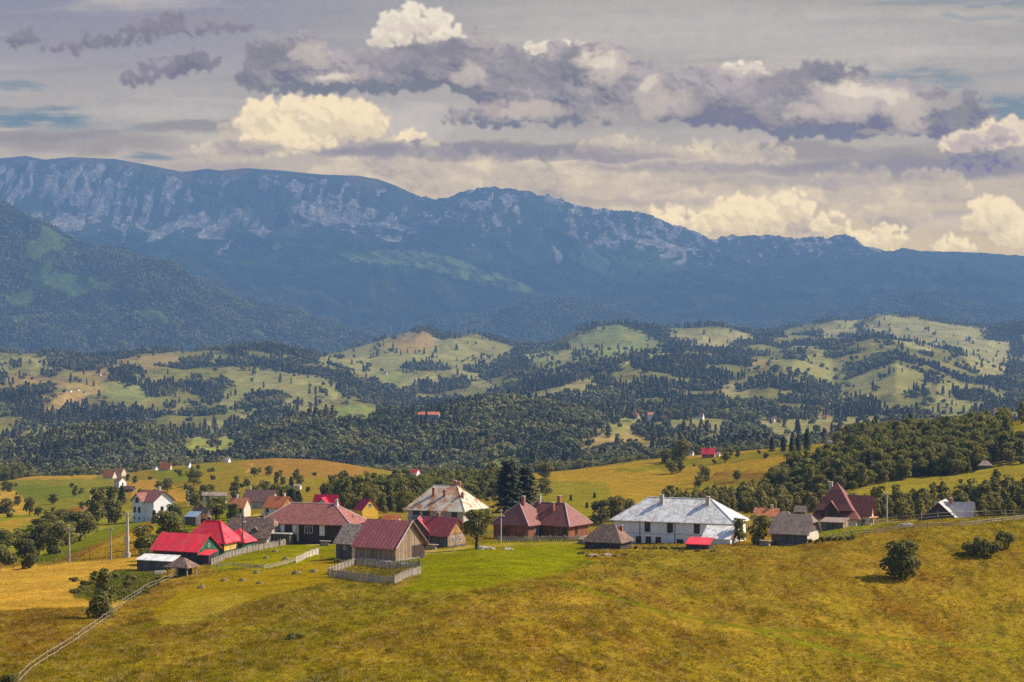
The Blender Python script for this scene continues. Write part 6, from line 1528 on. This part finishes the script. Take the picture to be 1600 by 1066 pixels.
# single trees and bushes, (kind, u, v of the foot, height, width, label)
T = [
 ('tall',160,966,88,48,'dark narrow tree standing beside the pole fence on the lower left'),
 ('round',1408,904,76,70,'lone bushy green tree casting a shadow on the golden slope'),
 ('trunked',745,858,66,52,'leafy green tree with a thick trunk beside the two gabled house'),
 ('con',795,800,80,60,'tall dark spruce, the taller of the pair behind the brown house'),
 ('con',822,798,70,52,'dark spruce, the shorter of the pair behind the brown house'),
 ('round',852,774,28,28,'round dark tree on the slope right of the spruces'),
 ('round',852,748,30,30,'dark bushy tree on the hill crest above the spruces'),
 ('round',938,822,42,40,'dark rounded tree left of the white building'),
 ('round',962,820,50,40,'taller of the leafy trees left of the white building'),
 ('round',984,816,40,32,'light green tree touching the end of the white building'),
 ('tall',1155,850,42,26,'slender tree in front of the end of the white building'),
 ('round',1186,851,52,42,'spreading tree between the white building and the plank barn'),
 ('round',60,868,56,46,'grey green tree in the middle of the left tree belt'),('round',86,866,54,46,'broad tree right of the middle in the left tree belt'),
 ('round',38,876,40,44,'lower tree at the left end of the tree belt'),('bush',14,884,34,50,'bushy thicket at the left picture edge of the tree belt'),('bush',45,888,26,40,'low thicket under the left tree belt'),
 ('round',124,846,56,62,'large round dark tree in the left tree belt'),('round',104,852,44,44,'dark tree leaning against the large round one'),
 ('tall',152,822,62,38,'tall poplar-like tree, left of the tall pair'),('tall',170,818,60,38,'tall poplar-like tree, right of the tall pair'),('round',180,818,38,28,'shorter tree beside the tall poplar-like pair'),
 ('con',190,788,30,18,'narrow dark tree left of the white three storey house'),
 ('round',224,858,42,42,'bushy tree below the white three storey house'),('round',262,842,50,50,'dense green tree in the hollow below the white house'),('bush',245,866,34,56,'dark thicket behind the red barn'),('bush',228,876,22,30,'thicket beside the concrete pole'),('bush',282,838,26,36,'scrub right of the dense green tree in the hollow'),
 ('con',241,818,22,12,'little conifer at the corner of the white three storey house'),
 ('round',338,812,42,50,'big round dark tree above the shingled cottage'),
 ('round',298,786,28,26,'tree left of the village behind the lamp pole'),('round',318,788,32,30,'leafy tree above the grey roofed cottage'),('round',330,776,20,24,'small dark round tree at the village back'),('round',305,792,22,26,'scrubby tree by the grey roofed cottage'),
 ('round',46,806,34,22,'dark upright tree on the green left hill'),('round',9,802,26,40,'spreading tree at the left edge of the green hill'),('round',27,790,16,16,'small tree on the green left hill, near the edge'),
 ('round',6,856,34,46,'dark tree at the left edge above the belt'),('round',34,848,26,34,'low spreading tree on the striped slope'),('round',62,830,22,32,'round tree at the bottom of the brown strip'),('round',78,822,28,30,'dark tree above the brown strip'),('round',96,818,24,30,'tree at the middle of the field edge'),('round',110,816,18,22,'small tree at the right end of the field edge'),
 ('round',118,767,10,9,'tiny round tree on the green hill, left of two'),('round',128,771,9,9,'tiny round tree on the green hill, right of two'),
 ('round',262,770,28,20,'dark tree in the dry field behind the white house'),('round',250,766,16,18,'small bush-like tree beside the dry field tree'),
 ('round',303,758,30,28,'dark tree at the edge of the bright upper field'),('round',281,745,14,12,'small tree on the bright upper field'),
 ('round',432,757,22,12,'slim dark tree on the hill, first of the row'),('round',442,760,18,12,'slim dark tree on the hill, second of the row'),('con',455,762,18,11,'little conifer on the hill, third of the row'),('round',468,762,22,16,'dark tree behind the small white hut'),
 ('round',430,780,28,30,'dark tree behind the bright orange roof'),('round',445,782,26,26,'bluish tree right of the bright orange roof'),('con',456,796,34,22,'green conifer left of the crimson roofed chalet'),('con',466,794,28,20,'second green conifer left of the crimson roofed chalet'),
 ('round',540,798,30,26,'green tree between the two crimson roofs'),('round',520,764,26,22,'dark tree on the hill above the crimson roofs'),('round',534,768,18,18,'smaller dark tree on the hill above the crimson roofs'),
 ('round',552,772,26,26,'dark rounded tree at the head of the young wood'),('round',576,747,7,7,'tiny bush on the round green hill'),('round',584,746,9,9,'small bush on the crest of the round green hill'),
 ('round',366,770,18,22,'dark tree above the salmon tiled roof'),('round',386,760,14,14,'small tree above the violet roof'),('round',400,772,16,20,'tree behind the violet roof'),('round',414,768,20,24,'dark tree right of the violet roof'),
 ('round',1049,776,20,18,'small dark round tree above the white building roof'),
 ('round',1102,752,28,22,'tree at the upper left of the reddish scrub'),('round',1092,762,22,20,'tree left of the reddish scrub'),
 ('round',1050,741,26,24,'dark round tree on the golden hill, front one of the pair'),('round',1063,738,20,16,'dark round tree on the golden hill, rear one of the pair'),
 ('round',1062,722,38,42,'large dark tree left of the vivid red roofed house'),('round',1040,722,22,26,'tree at the left of the large dark hill tree'),('round',1134,722,18,16,'round bush-like tree right of the vivid red roof'),('round',1140,712,14,18,'low tree behind the vivid red roof'),
 ('con',929,778,9,7,'tiny spruce on the olive slope, upper'),('con',917,794,10,7,'tiny spruce on the olive slope, lower'),('con',892,782,10,6,'tiny spruce left on the olive slope'),
 ('con',1206,706,24,12,'dark conifer on the hill crest, leftmost of five'),('con',1224,706,24,13,'dark conifer on the hill crest, second of five'),('con',1237,706,24,12,'dark conifer on the hill crest, third of five'),('con',1247,705,26,13,'dark conifer on the hill crest, fourth of five'),('con',1261,705,36,15,'tallest dark conifer on the hill crest, last of five'),
 ('round',1360,694,36,28,'dark tree on the wooded crest, first from the left'),('round',1392,692,32,20,'slim tree on the wooded crest'),('tall',1419,692,38,26,'tall dark tree with bare trunk on the wooded crest'),
 ('round',1496,686,28,34,'round light green tree above the wood'),('round',1548,676,24,34,'spreading green tree on the right skyline'),('round',1568,670,30,22,'upright dark tree near the right skyline'),('tall',1596,662,34,20,'dark tall tree at the right edge skyline'),('round',1576,680,9,9,'tiny bush on the golden right hill'),
 ('bush',1518,866,22,42,'low spreading bush at the left end of the clump on the golden slope'),('bush',1543,869,34,50,'dense middle bush of the clump on the golden slope'),('bush',1568,858,30,44,'bush at the upper right end of the clump on the golden slope'),('bush',10,1076,26,44,'dark bush cut by the lower left corner'),
 ('bush',460,999,12,44,'low green shrub patch in the foreground meadow'),
 ('bush',1598,724,12,30,'low bush at the right edge above the hut'),
]
for kind, u, v, hp, wp, lab in T:
    y0, y1 = 120, 1390
    if v > 895: y1 = 420
    elif v < 800: y0 = 470
    o = tree_at(kind, u, v, hp, wp, y0, y1, label=lab, cat='bush' if kind == 'bush' else 'tree')
    if lab.startswith(('lone bushy', 'dark narrow')): o.location.z -= .9
# hedge plants and weeds
for i in range(15):
    u = 1200+i*9.5+random.uniform(-2,2); v = 853-i*.75
    tree_at('bush', u, v, random.uniform(5,10), random.uniform(12,18), 300, 420, label='low dark shrub of the overgrown edge below the plank barn', cat='bush', group='shrubs along the meadow edge')
for i in range(12):
    u = 985+i*9.5+random.uniform(-2,2)
    tree_at('bush', u, 858, random.uniform(3,7), random.uniform(10,16), 300, 420, label='low weedy shrub below the wall of the white building', cat='bush', group='weeds below the white building')
for i in range(22):
    u = random.uniform(115,250); v = random.uniform(900,932)
    if v > 905+.25*(u-110) and False: continue
    tree_at('bush', u, v, random.uniform(5,11), random.uniform(14,24), 250, 430, label='rank green shrub in the weedy plot beside the hay field', cat='bush', group='shrubs of the weedy plot')
for i in range(10):
    tree_at('bush', 530+i*8+random.uniform(-3,3), 879+random.uniform(-3,4), random.uniform(4,8), random.uniform(9,15), 300, 400, label='dark scrub between the plank barn and the pen', cat='bush', group='scrub behind the pen')
for i, (u, v) in enumerate([(920,870),(932,871),(960,870),(975,868),(908,866),(1090,862),(1115,862),(1065,862)]):
    tree_at('bush', u, v, 5, 14, 300, 420, label='tuft of scrub at the foot of the dark huts', cat='bush', group='scrub round the huts')
